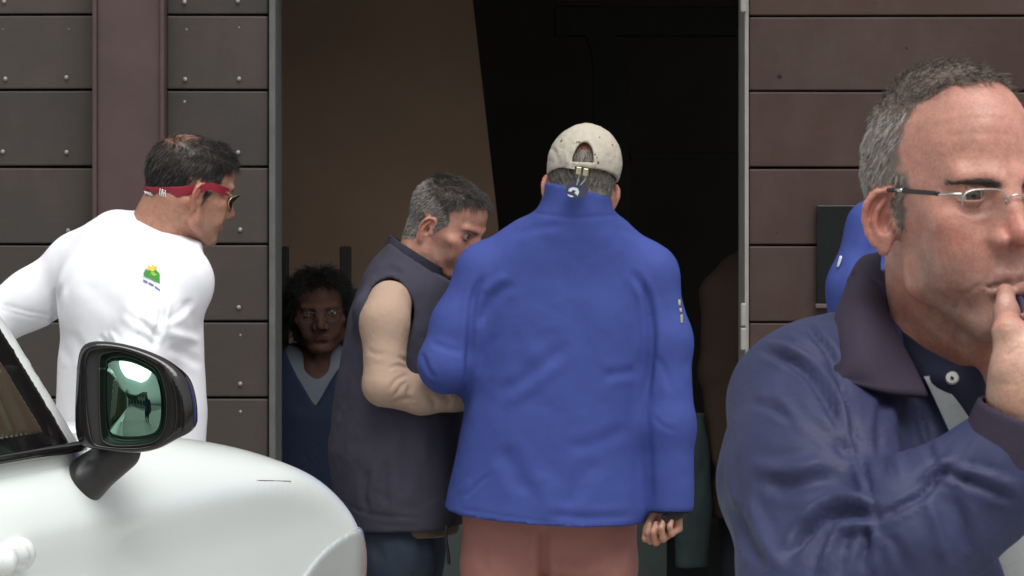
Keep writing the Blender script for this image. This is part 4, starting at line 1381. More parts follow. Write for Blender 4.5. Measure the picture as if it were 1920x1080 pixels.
        Fl = np.array([(i, (i + 1) % n_, (i + 2) % n_, n_) for i in range(0, n_, 2)])
        obj_np('lens', Vl, Fl, GLASS, g)
        hinge = [W(sx * (cx + a - .001), yy - .006, cz + .0105), W(sx * .0640, .092, cz + .0105), W(sx * .0690, .078, cz + .0095)]
        tubes('hinge', [hinge], .0013, SILVER, g)
        tubes('temple', [[W(sx * .0690, .080, cz + .0110), W(sx * .0728, .050, cz + .0115), W(sx * .0755, .015, cz + .0120), W(sx * .0770, -.012, cz + .0080), W(sx * .0740, -.026, cz - .010)]], .0020, BLACK_PLASTIC, g)
        tubes('temple_clip', [[W(sx * .0757, .030, cz + .0118), W(sx * .0762, .020, cz + .0120)]], .0018, SILVER, g)
        tubes('nose_pad_arm', [[W(sx * .0100, yy - .001, cz + .003), W(sx * .0095, .099, cz - .002), W(sx * .0098, .0975, cz - .007)]], .0007, SILVER, g)
    tubes('bridge', [[W(-.0095, .1035, .0230), W(-.004, .1065, .0262), W(.004, .1065, .0262), W(.0095, .1035, .0230)]], .0009, SILVER, g)

    # ---- small dark tube between thumb and finger
    a = PX(1926, 606, lipY - .030); b = PX(1911, 540, lipY - .002)
    Vt, Ft = tube_np([a + (a - b) * .6, a, a + (b - a) * .75, b], [.0075, .0075, .0068, .0045], 14)
    t = obj_np('small_tube', Vt, Ft, mat_plain('dark_violet_plastic', (.020, .014, .045), rough=.3, var=.1), None)
    tag(t, 'small dark violet tube held to the lips between thumb and finger', 'tube')

    # ---- jacket
    j = Field()
    Rt = rotm(208, 0, 0)
    to = A(.405, 2.705, 0)
    j.add(loft(to, Rt, [(.80, 0, 0, .215, .135, .13), (.95, 0, 0, .215, .145, .13), (1.15, 0, .0, .215, .150, .135), (1.28, 0, .01, .210, .140, .135), (1.365, 0, .015, .185, .118, .120),
                        (1.43, 0, .02, .130, .095, .100), (1.475, 0, .02, .085, .080, .085)]))
    j.add(chain([PX(1640, 690, 2.655), PX(1535, 760, 2.625), PX(1527, 905, 2.545), PX(1550, 1120, 2.462)], [.052, .070, .072, .066], .03), .035)
    j.add(chain([PX(1545, 1120, 2.462), PX(1700, 1010, 2.455), PX(1892, 868, 2.447)], [.068, .060, .047], .02), .020)
    j.add(chain([A(.50, 2.76, 1.42), A(.60, 2.80, 1.38), A(.70, 2.83, 1.12), A(.67, 2.70, .94)], [.06, .072, .064, .048], .03), .04)
    # the front stands open over the shirt
    # wedge: right of the line and in front of the trunk
    def wedge(p):
        x, y = to_px(p)
        d = np.full(len(p), -1.0)
        for (x0, y0), (x1, y1) in (((1730, 660), (1806, 862)), ((1806, 862), (1880, 1060))):
            L = math.hypot(x1 - x0, y1 - y0)
            d = np.maximum(d, ((x1 - x0) * (y - y0) - (y1 - y0) * (x - x0)) / L / 2200)
        fr = (p - A(.405, 2.705, 0)) @ A(-.47, .88, 0) + .045          # in front of the trunk's middle only
        return np.maximum(np.maximum(d, fr), (p - A(.70, 2.83, 0)) @ A(.88, .47, 0) + .16)
    body_only = Field(); body_only.add(loft(to, Rt, [(.80, 0, 0, .215, .135, .13), (.95, 0, 0, .215, .145, .13), (1.15, 0, .0, .215, .150, .135), (1.28, 0, .01, .210, .140, .135), (1.365, 0, .015, .185, .118, .120),
                        (1.43, 0, .02, .130, .095, .100), (1.475, 0, .02, .085, .080, .085)]))
    arm = Field(); arm.ops = list(j.ops[1:])
    def jacket(p):
        t_ = body_only(p)
        t_ = np.maximum(t_, -(t_ + .012))                                 # a shell
        t_ = np.maximum(t_, -wedge(p))
        t_ = np.maximum(t_, p[:, 2] - 1.472)
        return smin(t_, arm(p), .03)
    V, Q = mesh_sdf(jacket, A(.10, 2.28, .78), A(.86, 3.0, 1.52), .0042)
    n1 = normals(V, Q)
    V = V + n1 * (.0030 * vnoise(V * A(1, 1, .6), 22, 1) + .0016 * vnoise(V, 48, 2))[:, None]
    st = [([(1650, 966), (1600, 958), (1545, 969), (1505, 1010), (1470, 1050)], 11, -8),
          ([(1640, 940), (1580, 935), (1530, 955), (1480, 1000)], 12, 5),
          ([(1648, 985), (1600, 990), (1573, 993), (1551, 1035), (1534, 1085)], 8, 6),
          ([(1592, 1000), (1580, 1040), (1575, 1085)], 8, -4),
          ([(1628, 985), (1622, 1030), (1616, 1070)], 7, -6),
          ([(1640, 990), (1642, 1030), (1640, 1080)], 7, 4),
          ([(1665, 1000), (1690, 1040), (1700, 1080)], 10, -3),
          ([(1640, 975), (1690, 950), (1734, 924), (1762, 891), (1795, 869)], 8, -5),
          ([(1725, 905), (1752, 882), (1782, 858)], 7, 5),
          ([(1762, 884), (1800, 895), (1840, 913), (1907, 941)], 8, -5),
          ([(1790, 880), (1850, 892), (1910, 915)], 8, 4),
          ([(1738, 932), (1750, 970), (1762, 1005), (1770, 1060)], 12, 4),
          ([(1775, 925), (1800, 970), (1815, 1040)], 14, -3),
          ([(1573, 706), (1590, 758), (1612, 858), (1645, 969)], 3.5, -4.5, 'seam'),
          ([(1560, 712), (1577, 762), (1600, 862), (1630, 950)], 8, 2.5),
          ([(1657, 735), (1649, 813), (1657, 900)], 9, -3.5),
          ([(1676, 745), (1676, 810), (1690, 900)], 9, 2.5),
          ([(1720, 755), (1735, 820), (1757, 880)], 8, -3),
          ([(1420, 655), (1470, 672), (1523, 713), (1584, 813)], 9, -5),
          ([(1440, 645), (1500, 660), (1548, 705), (1590, 790)], 10, 4),
          ([(1507, 606), (1551, 655), (1572, 702)], 8, -5),
          ([(1470, 625), (1520, 650), (1556, 690)], 8, 2.5),
          ([(1470, 745), (1530, 800), (1607, 862)], 11, -4.5),
          ([(1440, 730), (1500, 775), (1590, 850)], 11, 3),
          ([(1405, 752), (1450, 765), (1490, 790)], 9, -3),
          ([(1430, 905), (1480, 915), (1560, 900), (1620, 915)], 16, -3.5),
          ([(1400, 870), (1470, 880), (1560, 860)], 16, 3),
          ([(1375, 940), (1395, 1000), (1425, 1060)], 12, -4),
          ([(1400, 930), (1425, 990), (1460, 1070)], 14, 3),
          ([(1365, 850), (1372, 920), (1392, 980)], 9, 2)]
    V = folds(V, Q, [(s_[0], s_[1] * .82, s_[2] * 1.12) + tuple(s_[3:]) for s_ in st])
    V = relax(V, Q, 1)
    jk = obj_np('jacket', V, Q, NAVY, root)
    # collar leaf, folded over
    c = lambda x, y, Y: PX(x, y, Y)
    patch('collar', [[c(1650, 476, 2.712), c(1617, 490, 2.722), c(1590, 524, 2.720)],
                     [c(1655, 535, 2.655), c(1612, 552, 2.632), c(1569, 600, 2.618)],
                     [c(1678, 620, 2.605), c(1622, 655, 2.560), c(1566, 703, 2.552)],
                     [c(1738, 744, 2.545), c(1655, 734, 2.535), c(1567, 712, 2.546)]], PLUM, root, thick=.0045, nu=40, nv=30,
          bulge=lambda U, W_: .004 * np.sin(np.pi * W_) * np.sin(np.pi * U) + .0015 * np.sin(9 * W_ + 4 * U))
    # collar stand round the back of the neck
    ring = []
    for i in range(15):
        a_ = math.radians(60 + i * 240 / 14)                             # from the front left round the back
        d_ = rotm(208) @ A(-math.sin(a_) * 1.0, math.cos(a_), 0)
        ctr = A(.385, 2.695, 0)
        lo_ = ctr + d_ * .088 + A(0, 0, 1.435); hi_ = ctr + d_ * .083 + A(0, 0, 1.525 - .045 * max(0, math.cos(a_)))
        ring.append([lo_, (lo_ + hi_) / 2 + d_ * .003, hi_])
    patch('collar_stand', ring, PLUM, root, thick=.005, nu=48, nv=10)
    # cuff
    cf = Field()
    ca, cb = c(1886, 892, 2.447), c(1926, 772, 2.438)
    ax_ = (cb - ca) / np.linalg.norm(cb - ca)
    cf.add(cone(ca, cb, .046, .0405)); cf.cut(cone(ca + ax_ * .02, cb + ax_ * .06, .036, .0355)); cf.clip(plane(ax_, cb), .003); cf.clip(plane(-ax_, ca), .003)
    V, Q = mesh_sdf(cf, np.minimum(ca, cb) - .07, np.maximum(ca, cb) + .07, .003)
    obj_np('cuff', V, Q, PLUM, root)
    # ---- polo shirt: body, collar, placket with a button
    sf = Field()
    sf.add(loft(to, Rt, [(.85, 0, 0, .190, .118, .11), (1.15, 0, 0, .190, .126, .115), (1.28, 0, .01, .190, .118, .115), (1.375, 0, .015, .165, .098, .10), (1.43, 0, .02, .10, .078, .08), (1.46, 0, .02, .075, .070, .075)]))
    V, Q = mesh_sdf(sf, A(.12, 2.5, .84), A(.72, 2.9, 1.47), .007)
    obj_np('shirt', V, Q, GREY_KNIT, root)
    shc = patch('shirt_collar', [[c(1668, 600, 2.640), c(1672, 650, 2.632), c(1680, 700, 2.620)],
                           [c(1715, 640, 2.595), c(1712, 690, 2.588), c(1715, 735, 2.585)],
                           [c(1790, 684, 2.560), c(1770, 706, 2.555), c(1752, 722, 2.562)],
                           [c(1830, 690, 2.556), c(1830, 745, 2.553), c(1828, 800, 2.553)],
                           [c(1850, 735, 2.560), c(1850, 760, 2.556), c(1846, 800, 2.556)]], NAVY_KNIT, root, thick=.004, nu=36, nv=20)
    patch('placket', [[c(1733, 706, 2.566), c(1765, 775, 2.556), c(1803, 860, 2.548)],
                      [c(1756, 704, 2.562), c(1795, 752, 2.552), c(1836, 812, 2.546)]], GREY_KNIT, root, thick=.003, nu=10, nv=24)
    bm = bmesh.new(); bmesh.ops.create_cone(bm, cap_ends=True, segments=24, radius1=.0058, radius2=.0048, depth=.0020)
    bt = obj_bm('button', bm, BUTTON, shc, smooth=False)
    bt.matrix_basis = Matrix.Translation(Vector(c(1785, 708, 2.551))) @ Matrix.Rotation(math.radians(-14), 4, 'Z') @ Matrix.Rotation(math.radians(70), 4, 'X')
    tubes('button_hole', [[c(1782.5, 706, 2.5482), c(1785, 708, 2.5480), c(1787.5, 710, 2.5482)]], .0010, BLACK_PLASTIC, shc)
    # legs
    hip = np.array([A(.33, 2.70, .86), A(.50, 2.79, .86)])
    lower_body(root, hip, np.array([A(.31, 2.66, .48), A(.52, 2.76, .48)]), np.array([A(.30, 2.70, 0), A(.54, 2.80, 0)]), DARK_TROUSER, SHOE, h=.014)
    return root
man_front()

# ================================================================== people at the doorway
BLUE = mat_cloth('royal_blue_softshell', (.048, .073, .275), rough=.78, crumple=.2, cscale=9, weave=520, wb=.45)
BLUE_IN = mat_cloth('dark_blue_lining', (.012, .013, .035))
ROSE = mat_cloth('dusty_rose_twill', (.35, .160, .14), crumple=.4, cscale=9)
CAPCLOTH = mat_cloth('stone_cotton', (.46, .42, .35), rough=.95, crumple=.45, cscale=28, weave=700, wb=.4)
BRASS = mat_plain('pale_brass', (.75, .66, .45), rough=.3, metal=.8, var=.05)
VEST = mat_cloth('dark_navy_vest', (.046, .044, .064), rough=.85, crumple=.4, cscale=12)
BEIGE = mat_cloth('beige_wool', (.40, .285, .215), rough=.95, crumple=.3, cscale=16, weave=600, wb=.6)
JEANS = mat_cloth('dark_denim', (.024, .034, .052), crumple=.5, cscale=10)
WHITESHIRT = mat_cloth('white_cotton', (.85, .86, .90), rough=.95, crumple=.12, cscale=9, weave=1000, wb=.2)
DARKHAIR = mat_hair('dark_hair', (.010, .008, .007), (.16, .15, .14), .14)
SALTHAIR = mat_hair('salt_and_pepper_hair', (.05, .046, .042), (.46, .45, .43), .58)
TOPHAIR = mat_hair('dark_top_hair', (.018, .015, .013), (.16, .15, .14), .18)
GREYHAIR = mat_hair('grey_hair', (.07, .065, .055), (.40, .38, .34), .5)
BLACKHAIR = mat_hair('black_hair', (.006, .005, .005), (.03, .025, .022), .1)
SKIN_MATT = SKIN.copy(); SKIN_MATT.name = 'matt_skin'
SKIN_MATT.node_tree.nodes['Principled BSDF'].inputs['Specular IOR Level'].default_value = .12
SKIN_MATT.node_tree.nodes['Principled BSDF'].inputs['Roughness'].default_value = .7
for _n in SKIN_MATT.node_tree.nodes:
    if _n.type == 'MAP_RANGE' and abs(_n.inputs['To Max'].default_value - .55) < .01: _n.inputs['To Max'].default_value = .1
TAN = dict(base=(.43, .235, .165), red=(.40, .16, .12))

def composite(hf, f, k=.010, R_=.24):
    def body(p):
        d = f(p)
        m = ((p - hf.o) ** 2).sum(1) < R_ ** 2
        if m.any(): d[m] = smin(d[m], hf(p[m]), k)
        return d
    return body

def head_mask(line, nape=-.05, ear=.0715, burn=.0):
    def m(q):
        ax, y, z = np.abs(q[:, 0]), q[:, 1], q[:, 2]
        w = .004 * vnoise(q, 150, 2) + .004 * vnoise(q, 60, 4)
        a = np.clip((line(z) - y + w) / .008, 0, 1)
        low = np.where(y > .006, burn, np.interp(y, [-.06, -.02, .006], [nape, nape + .02, .0]))
        a = a * np.clip((z - low + w) / .008, 0, 1)
        e = (ax > ear) & (z < .036) & (y > -.045) & (y < .014)
        return a * ~e
    return m

def std_flow(q):
    t = np.clip((q[:, 2] - .085) / .025, 0, 1)[:, None]
    o = np.zeros(len(q))
    return np.stack([o, o - .5, o - .9], 1) * (1 - t) + np.stack([q[:, 0] * 3, o + .9, o + .1], 1) * t

# ------------------------------------------------------------------ man in the blue jacket and cap, back to the camera
def man_blue():
    Y0 = 7.15
    root = thing('person', 'man in royal blue jacket and beige cap seen from behind', 'person', (.10, 7.2, 0))
    hf = head_field(PX(1087, 362, 7.17), rotm(6, -12, 8), s=1.03, ear_flare=38)
    f = Field()
    nb = PX(1078, 425, 7.17)
    neck_field(f, hf, nb, .058, .066)
    f.add(cone(A(.12, 7.2, 1.38), A(.09, 7.22, .98), .06, .08), .05)
    shL, elL, wrL = PX(915, 510, 7.2), PX(838, 690, 7.16), PX(905, 700, 7.42)
    shR, elR, wrR = PX(1222, 515, 7.2), PX(1250, 700, 7.17), PX(1258, 930, 7.13)
    f.add(chain([nb - A(0, 0, .02), shL, elL, wrL], [.035, .04, .036, .028], .02), .03)
    f.add(chain([nb - A(0, 0, .02), shR, elR, wrR], [.035, .04, .036, .029], .02), .03)
    hand(f, wrR, np.stack([A(-.75, .62, 0), A(-.05, 0, -1), A(.62, .75, 0)], 1), 1, [(60, 85, 50), (65, 90, 50), (70, 90, 50), (70, 90, 50)], [(.5, 1, -.3), (.1, 1, -.5), (-.1, 1, -.5)], s=.95)
    hand(f, wrL, np.stack([A(0, 0, 1), A(.3, .95, 0), A(-.95, .3, 0)], 1), 1, [(30, 40, 30)] * 4, [(.5, 1, -.3), (.1, 1, -.5), (-.1, 1, -.5)], s=.95)
    body = composite(hf, f)
    V, Q = mesh_sdf(body, A(-.22, 6.95, .70), A(.48, 7.68, 1.80), .0034)
    mask = head_mask(lambda z: np.interp(z, [-.03, .05, .10, .15], [.015, .04, .06, .08]), nape=-.034)
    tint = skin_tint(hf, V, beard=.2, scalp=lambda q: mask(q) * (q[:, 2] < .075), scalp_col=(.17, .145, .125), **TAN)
    obj_np('body', V, Q, SKIN, root, tint)
    grow_hair('hair', V, Q, hf, lambda q: mask(q) * (q[:, 2] < .085), 7000, .016, GREYHAIR, root, lift=.22, flow=lambda q: np.tile(A(.15, -.3, -1), (len(q), 1)), seed=11, rad=.0004, jitter=.3)
    # jacket: a shell open at hem and neck
    T = [(.74, .080, 0, .252, .165, .175), (.84, .083, 0, .243, .165, .172), (.96, .090, 0, .224, .16, .162), (1.11, .105, 0, .212, .16, .155), (1.29, .112, 0, .214, .15, .150),
         (1.39, .115, 0, .205, .13, .138), (1.455, .124, -.015, .170, .105, .125), (1.505, .136, -.03, .122, .088, .112), (1.54, .147, -.04, .094, .08, .102), (1.565, .151, -.042, .080, .08, .100), (1.62, .154, -.042, .077, .08, .096)]
    to = A(0, 7.21, 0)
    tor = Field(); tor.add(loft(to, None, T))
    inn = Field(); inn.add(loft(to, None, [(z, cx, cy, rx - .013, rf - .013, rb - .013) for z, cx, cy, rx, rf, rb in T]))
    arms = Field()
    arms.add(chain([PX(985, 455, 7.2), PX(912, 512, 7.19), PX(862, 610, 7.17), PX(838, 682, 7.155)], [.055, .068, .064, .066], .03))
    arms.add(chain([PX(838, 682, 7.155), PX(868, 690, 7.25), PX(905, 700, 7.40)], [.066, .058, .044], .02), .02)
    arms.add(chain([PX(1150, 455, 7.2), PX(1213, 515, 7.2), PX(1243, 640, 7.18), PX(1253, 800, 7.15), PX(1257, 946, 7.13)], [.055, .070, .066, .061, .054], .03), .02)
    hem = plane((-.055, .08, -1), PX(1020, 984, 7.05))
    cuffR = plane((0, 0, -1), PX(1257, 956, 7.13))
    def jacket(p):
        t_ = tor(p)
        h_ = hem[0](p)
        t_ = np.maximum(t_, -np.maximum(inn(p), -(h_ + .10)))            # hollow near the hem
        t_ = np.maximum(t_, h_)
        t_ = np.maximum(t_, p[:, 2] - 1.594 + .22 * (p[:, 0] - .153))
        a_ = np.maximum(arms(p), cuffR[0](p))
        return smin(t_, a_, .045)
    V, Q = mesh_sdf(jacket, A(-.32, 6.95, .74), A(.50, 7.6, 1.64), .0050)
    V = V + normals(V, Q) * (.0016 * vnoise(V * A(1, 1, .5), 13, 1) + .0008 * vnoise(V, 34, 2))[:, None]
    V = folds(V, Q, [([(905, 515), (888, 560), (882, 640), (876, 745)], 7, -9), ([(965, 528), (925, 560), (893, 615)], 9, -5), ([(950, 515), (905, 550)], 8, 3),
                     ([(930, 620), (900, 680), (885, 740)], 9, -3.5), ([(915, 690), (893, 740), (880, 800)], 9, 3),
                     ([(1183, 505), (1212, 555), (1222, 640), (1210, 760)], 7, -9), ([(1195, 520), (1205, 600), (1195, 680)], 10, 3), ([(1130, 705), (1165, 700), (1195, 695)], 9, -3),
                     ([(1212, 760), (1218, 860), (1222, 960)], 7, -2.5),
                     ([(870, 935), (900, 905), (915, 890)], 4, -2.5), ([(858, 925), (885, 895)], 5, 1.5), ([(1020, 965), (1100, 972), (1190, 968)], 8, -3), ([(930, 840), (960, 870), (985, 930)], 16, -4), ([(1120, 860), (1090, 900), (1060, 950)], 16, -3.5),
                     ([(1010, 880), (1025, 930), (1030, 980)], 18, 4), ([(870, 955), (1000, 976), (1110, 984), (1212, 980)], 2.2, -1.6, 'seam'),
                     ([(790, 660), (800, 690), (815, 712)], 5, -4), ([(783, 690), (800, 720), (835, 735)], 7, -3), ([(805, 640), (840, 655), (868, 660)], 6, -2),
                     ([(1225, 665), (1245, 690), (1260, 740)], 6, -1.6), ([(1222, 780), (1245, 800), (1270, 808)], 5, -1.4), ([(1230, 560), (1240, 620), (1238, 700)], 9, 1.5),
                     ([(1000, 398), (1040, 405), (1090, 408), (1150, 404)], 3, -2, 'seam'), ([(960, 445), (1000, 430), (1060, 422)], 7, -2), ([(1070, 640), (1000, 700), (930, 740)], 12, -3), ([(1060, 670), (1000, 720), (940, 765)], 12, 2.5), ([(1180, 800), (1120, 830), (1060, 840)], 12, -2.5), ([(1150, 425), (1190, 440), (1230, 470)], 7, -2), ([(985, 640), (1020, 690), (1030, 760)], 20, 3), ([(1080, 560), (1100, 660), (1090, 780)], 22, -2.5)])
    V = relax(V, Q, 1)
    jko = obj_np('jacket', V, Q, BLUE, root); JV, JQ = V, Q
    V, F_ = tube_np([PX(1257, 946, 7.13), PX(1257, 959, 7.13)], [.052, .050], 20, cap=False); obj_np('cuff', V, F_, BLUE_IN, jko)
    # trousers
    hip = np.array([PX(950, 1000, 7.24), PX(1112, 1000, 7.24)]); hip[:, 2] = .86
    lower_body(root, hip, np.array([A(-.03, 7.24, .46), A(.20, 7.26, .46)]), np.array([A(-.03, 7.26, 0), A(.20, 7.28, 0)]), ROSE, SHOE, r=1.06, h=.008,
               strokes=[([(1018, 985), (1019, 1040), (1021, 1120)], 9, -16), ([(1030, 1050), (1090, 1058), (1150, 1040)], 7, -4), ([(900, 1010), (915, 1080)], 9, -3), ([(1165, 1000), (1150, 1080)], 9, -3), ([(1040, 1068), (1100, 1075), (1140, 1062)], 6, 3)])
    # ---- cap
    cp = thing('cap', 'stone-coloured baseball cap with open back strap on the blue-jacket man', 'cap', tuple(hf.world(A(0, 0, .06))[0]))
    cf = Field(hf.o, hf.R)
    s = 1.03
    oc = A(.0, -.012, .052) * s; orr = A(.0815, .1070, .0975) * s
    cf.add(ell(oc, orr)); cf.add(ell(oc + A(.004, -.018, .022), A(.074, .080, .076) * s), .03)
    cf.cut(ell(oc - A(0, 0, .002), orr - .0055), .0)
    def lowp(p): return (.034 * s - p[:, 2] + .03 * p[:, 0])
    cf.clip((lowp, None, 0), .003)
    # arched opening over the strap
    def arch(p):
        x = (p[:, 0] + .012) / .0245; z = (p[:, 2] - .047) / .050
        d = np.where(z > 0, np.sqrt(x * x + z * z) - 1, np.maximum(np.abs(x) - 1, -z * 4 - 1 + .0)) * .024
        return np.maximum(np.maximum(d, .047 - p[:, 2]), p[:, 1])
    cf.cut((arch, A(0, -.1, .085), .09), .003)
    V, Q = mesh_sdf(cf, hf.o - .16, hf.o + .19, .0030, smooth=2)
    V = folds(V, Q, [([(1100, 236), (1112, 262), (1118, 285)], 5, -2.2), ([(1085, 240), (1060, 265), (1045, 310)], 2.2, -1.2, 'seam'), ([(1118, 238), (1140, 275), (1148, 330)], 2.2, -1.2, 'seam'),
                     ([(1030, 275), (1040, 285), (1048, 305)], 4, -2), ([(1092, 234), (1091, 262)], 2, -1.2, 'seam'), ([(1028, 302), (1060, 308), (1072, 312)], 2, -1, 'seam'), ([(1115, 318), (1140, 326), (1158, 330)], 2, -1, 'seam'),
                     ([(1062, 300), (1065, 280), (1078, 266), (1096, 268), (1112, 285), (1117, 308)], 2.5, 1.2, 'seam')])
    V = V + normals(V, Q) * (.0012 * vnoise(V, 45, 3) + .0008 * vnoise(V, 110, 4))[:, None]
    obj_np('crown', V, Q, CAPCLOTH, cp)
    vis = []
    for i in range(13):
        a = math.radians(-42 + i * 84 / 12)
        inn_ = A(math.sin(a) * .082, math.cos(a) * .100, .050 + .03 * (1 - math.cos(a)) * 0) * s
        ext = .05 * max(0, math.cos(a * 1.15)) ** .7
        vis.append([hf.world(inn_)[0], hf.world(inn_ + A(math.sin(a) * ext * .5, math.cos(a) * ext * .5, -.006))[0], hf.world(inn_ + A(math.sin(a) * ext, math.cos(a) * ext, -.02))[0]])
    patch('visor', vis, CAPCLOTH, cp, thick=.004, nu=36, nv=12)
    bvc = BVHTree.FromPolygons([tuple(v) for v in V], [tuple(q) for q in Q])
    def cap_pt(x, y, out=.003):
        d = PX(x, y, 1) - A(0, 0, CZ); d /= np.linalg.norm(d)
        h_ = bvc.ray_cast(Vector((0, 0, CZ)), Vector(d))
        return None if h_[0] is None else np.array(h_[0]) - d * out
    st = [q_ for q_ in (cap_pt(x, 309 + (x - 1060) * .17) for x in (1060, 1068, 1076, 1085, 1095, 1105, 1115, 1125, 1134)) if q_ is not None]
    if len(st) > 2:
        patch('strap', [[p - A(0, 0, .007) for p in st], [p + A(0, 0, .007) for p in st]], CAPCLOTH, cp, thick=.003, nu=5, nv=24)
    for x, y in ((1085, 320), (1098, 323)):
        o = box_obj('buckle', (-.0058, .0058, -.003, .003, -.0085, .0085), BRASS, cp, bev=.0015)
        o.matrix_basis = Matrix.Translation(Vector(PX(x, y, 7.036))) @ Matrix.Rotation(math.radians(8), 4, 'Y')
    # marks stitched round the opening
    MK = mat_plain('brown_stitching', (.10, .06, .05), rough=.9)
    bvh = BVHTree.FromPolygons([tuple(v) for v in V], [tuple(q) for q in Q])
    eyelets = [(1053, 265), (1082, 267), (1086, 266), (1111, 283), (1116, 290), (1119, 296), (1121, 305), (1124, 258), (1148, 272)]
    for i, (x, y) in enumerate(eyelets):
        d = PX(x, y, 1) - A(0, 0, CZ); d /= np.linalg.norm(d)
        hit = bvh.ray_cast(Vector((0, 0, CZ)), Vector(d))
        if hit[0] is None: continue
        bm = bmesh.new(); r = .0030 if i in (0, 6) else .0019
        bmesh.ops.create_uvsphere(bm, u_segments=10, v_segments=6, radius=r)
        o = obj_bm('stitched_mark', bm, MK, cp, smooth=True); o.matrix_basis = Matrix.Translation(hit[0]) @ Matrix.Diagonal((1, .35, 1.3, 1))
    # ---- round tag hanging from the strap on the collar
    bd = thing('round_tag', 'small round dark blue tag with a white mark hanging below the cap strap', 'tag', tuple(PX(1077, 357, 7.04)))
    TG = mat_plain('dark_blue_enamel', (.010, .012, .040), rough=.25, var=.05, coat=.5)
    TW = mat_plain('white_print', (.62, .68, .75), rough=.4)
    bm = bmesh.new(); bmesh.ops.create_cone(bm, cap_ends=True, segments=36, radius1=.0265, radius2=.0265, depth=.004)
    o = obj_bm('disc', bm, TG, bd); o.matrix_basis = Matrix.Translation(Vector(PX(1082, 356, 7.040))) @ Matrix.Rotation(math.radians(80), 4, 'X') @ Matrix.Diagonal((1, .72, 1, 1))
    def flat(name, pts, Y, mat):
        P = [PX(x, y, Y) for x, y in pts]; n_ = len(P)
        me = bpy.data.meshes.new(name); me.from_pydata([tuple(p) for p in P] + [tuple(p + A(0, .001, 0)) for p in P], [], [tuple(range(n_)), tuple(range(2 * n_ - 1, n_ - 1, -1))] + [((i + 1) % n_, i, i + n_, (i + 1) % n_ + n_) for i in range(n_)])
        return link(name, me, mat, bd, False)
    flat('white_mark', [(1065, 358), (1068, 353), (1075, 351), (1083, 353), (1086, 360), (1083, 367), (1077, 362), (1080, 358), (1074, 356), (1071, 360)], 7.035, TW)
    flat('white_mark', [(1064, 364), (1070, 366), (1076, 368), (1072, 370), (1065, 367)], 7.035, TW)
    tubes('cord', [[PX(1086, 328, 7.045), PX(1084, 338, 7.038), PX(1081, 348, 7.036)], [PX(1098, 330, 7.045), PX(1096, 338, 7.038), PX(1088, 348, 7.036)]], .0016, GREY_KNIT, bd)
    # ---- sleeve badge, right arm
    gt = mat_plain('gold_thread', (.36, .33, .17), rough=.8, var=.5, scale=90)
    bvj = BVHTree.FromPolygons([tuple(v) for v in JV], [tuple(q) for q in JQ])
    def on_j(x, y):
        d = PX(x, y, 1) - A(0, 0, CZ); d /= np.linalg.norm(d)
        h_ = bvj.ray_cast(Vector((0, 0, CZ)), Vector(d)); return None if h_[0] is None else np.array(h_[0] + h_[1] * .0012)
    for y0, y1, x0 in ((562, 574, 1275), (578, 586, 1277), (590, 606, 1279)):
        g4 = [[on_j(x0 - 4, y0), on_j(x0 - 3, y1)], [on_j(x0, y0), on_j(x0 + 1, y1)]]
        if all(q_ is not None for r_ in g4 for q_ in r_): patch('sleeve_badge', g4, gt, jko, thick=.0012, nu=4, nv=4)
def small_phone():
    o = box_obj('phone', (-.012, .012, -.005, .005, -.026, .026), BLACK_PLASTIC, None, bev=.004, seg=3)
    o.matrix_basis = Matrix.Translation(Vector(PX(1262, 968, 7.095))) @ Matrix.Rotation(math.radians(70), 4, 'Y')
    tag(o, 'small black phone in the lowered right hand of the blue-jacket man', 'phone')
small_phone()
man_blue()

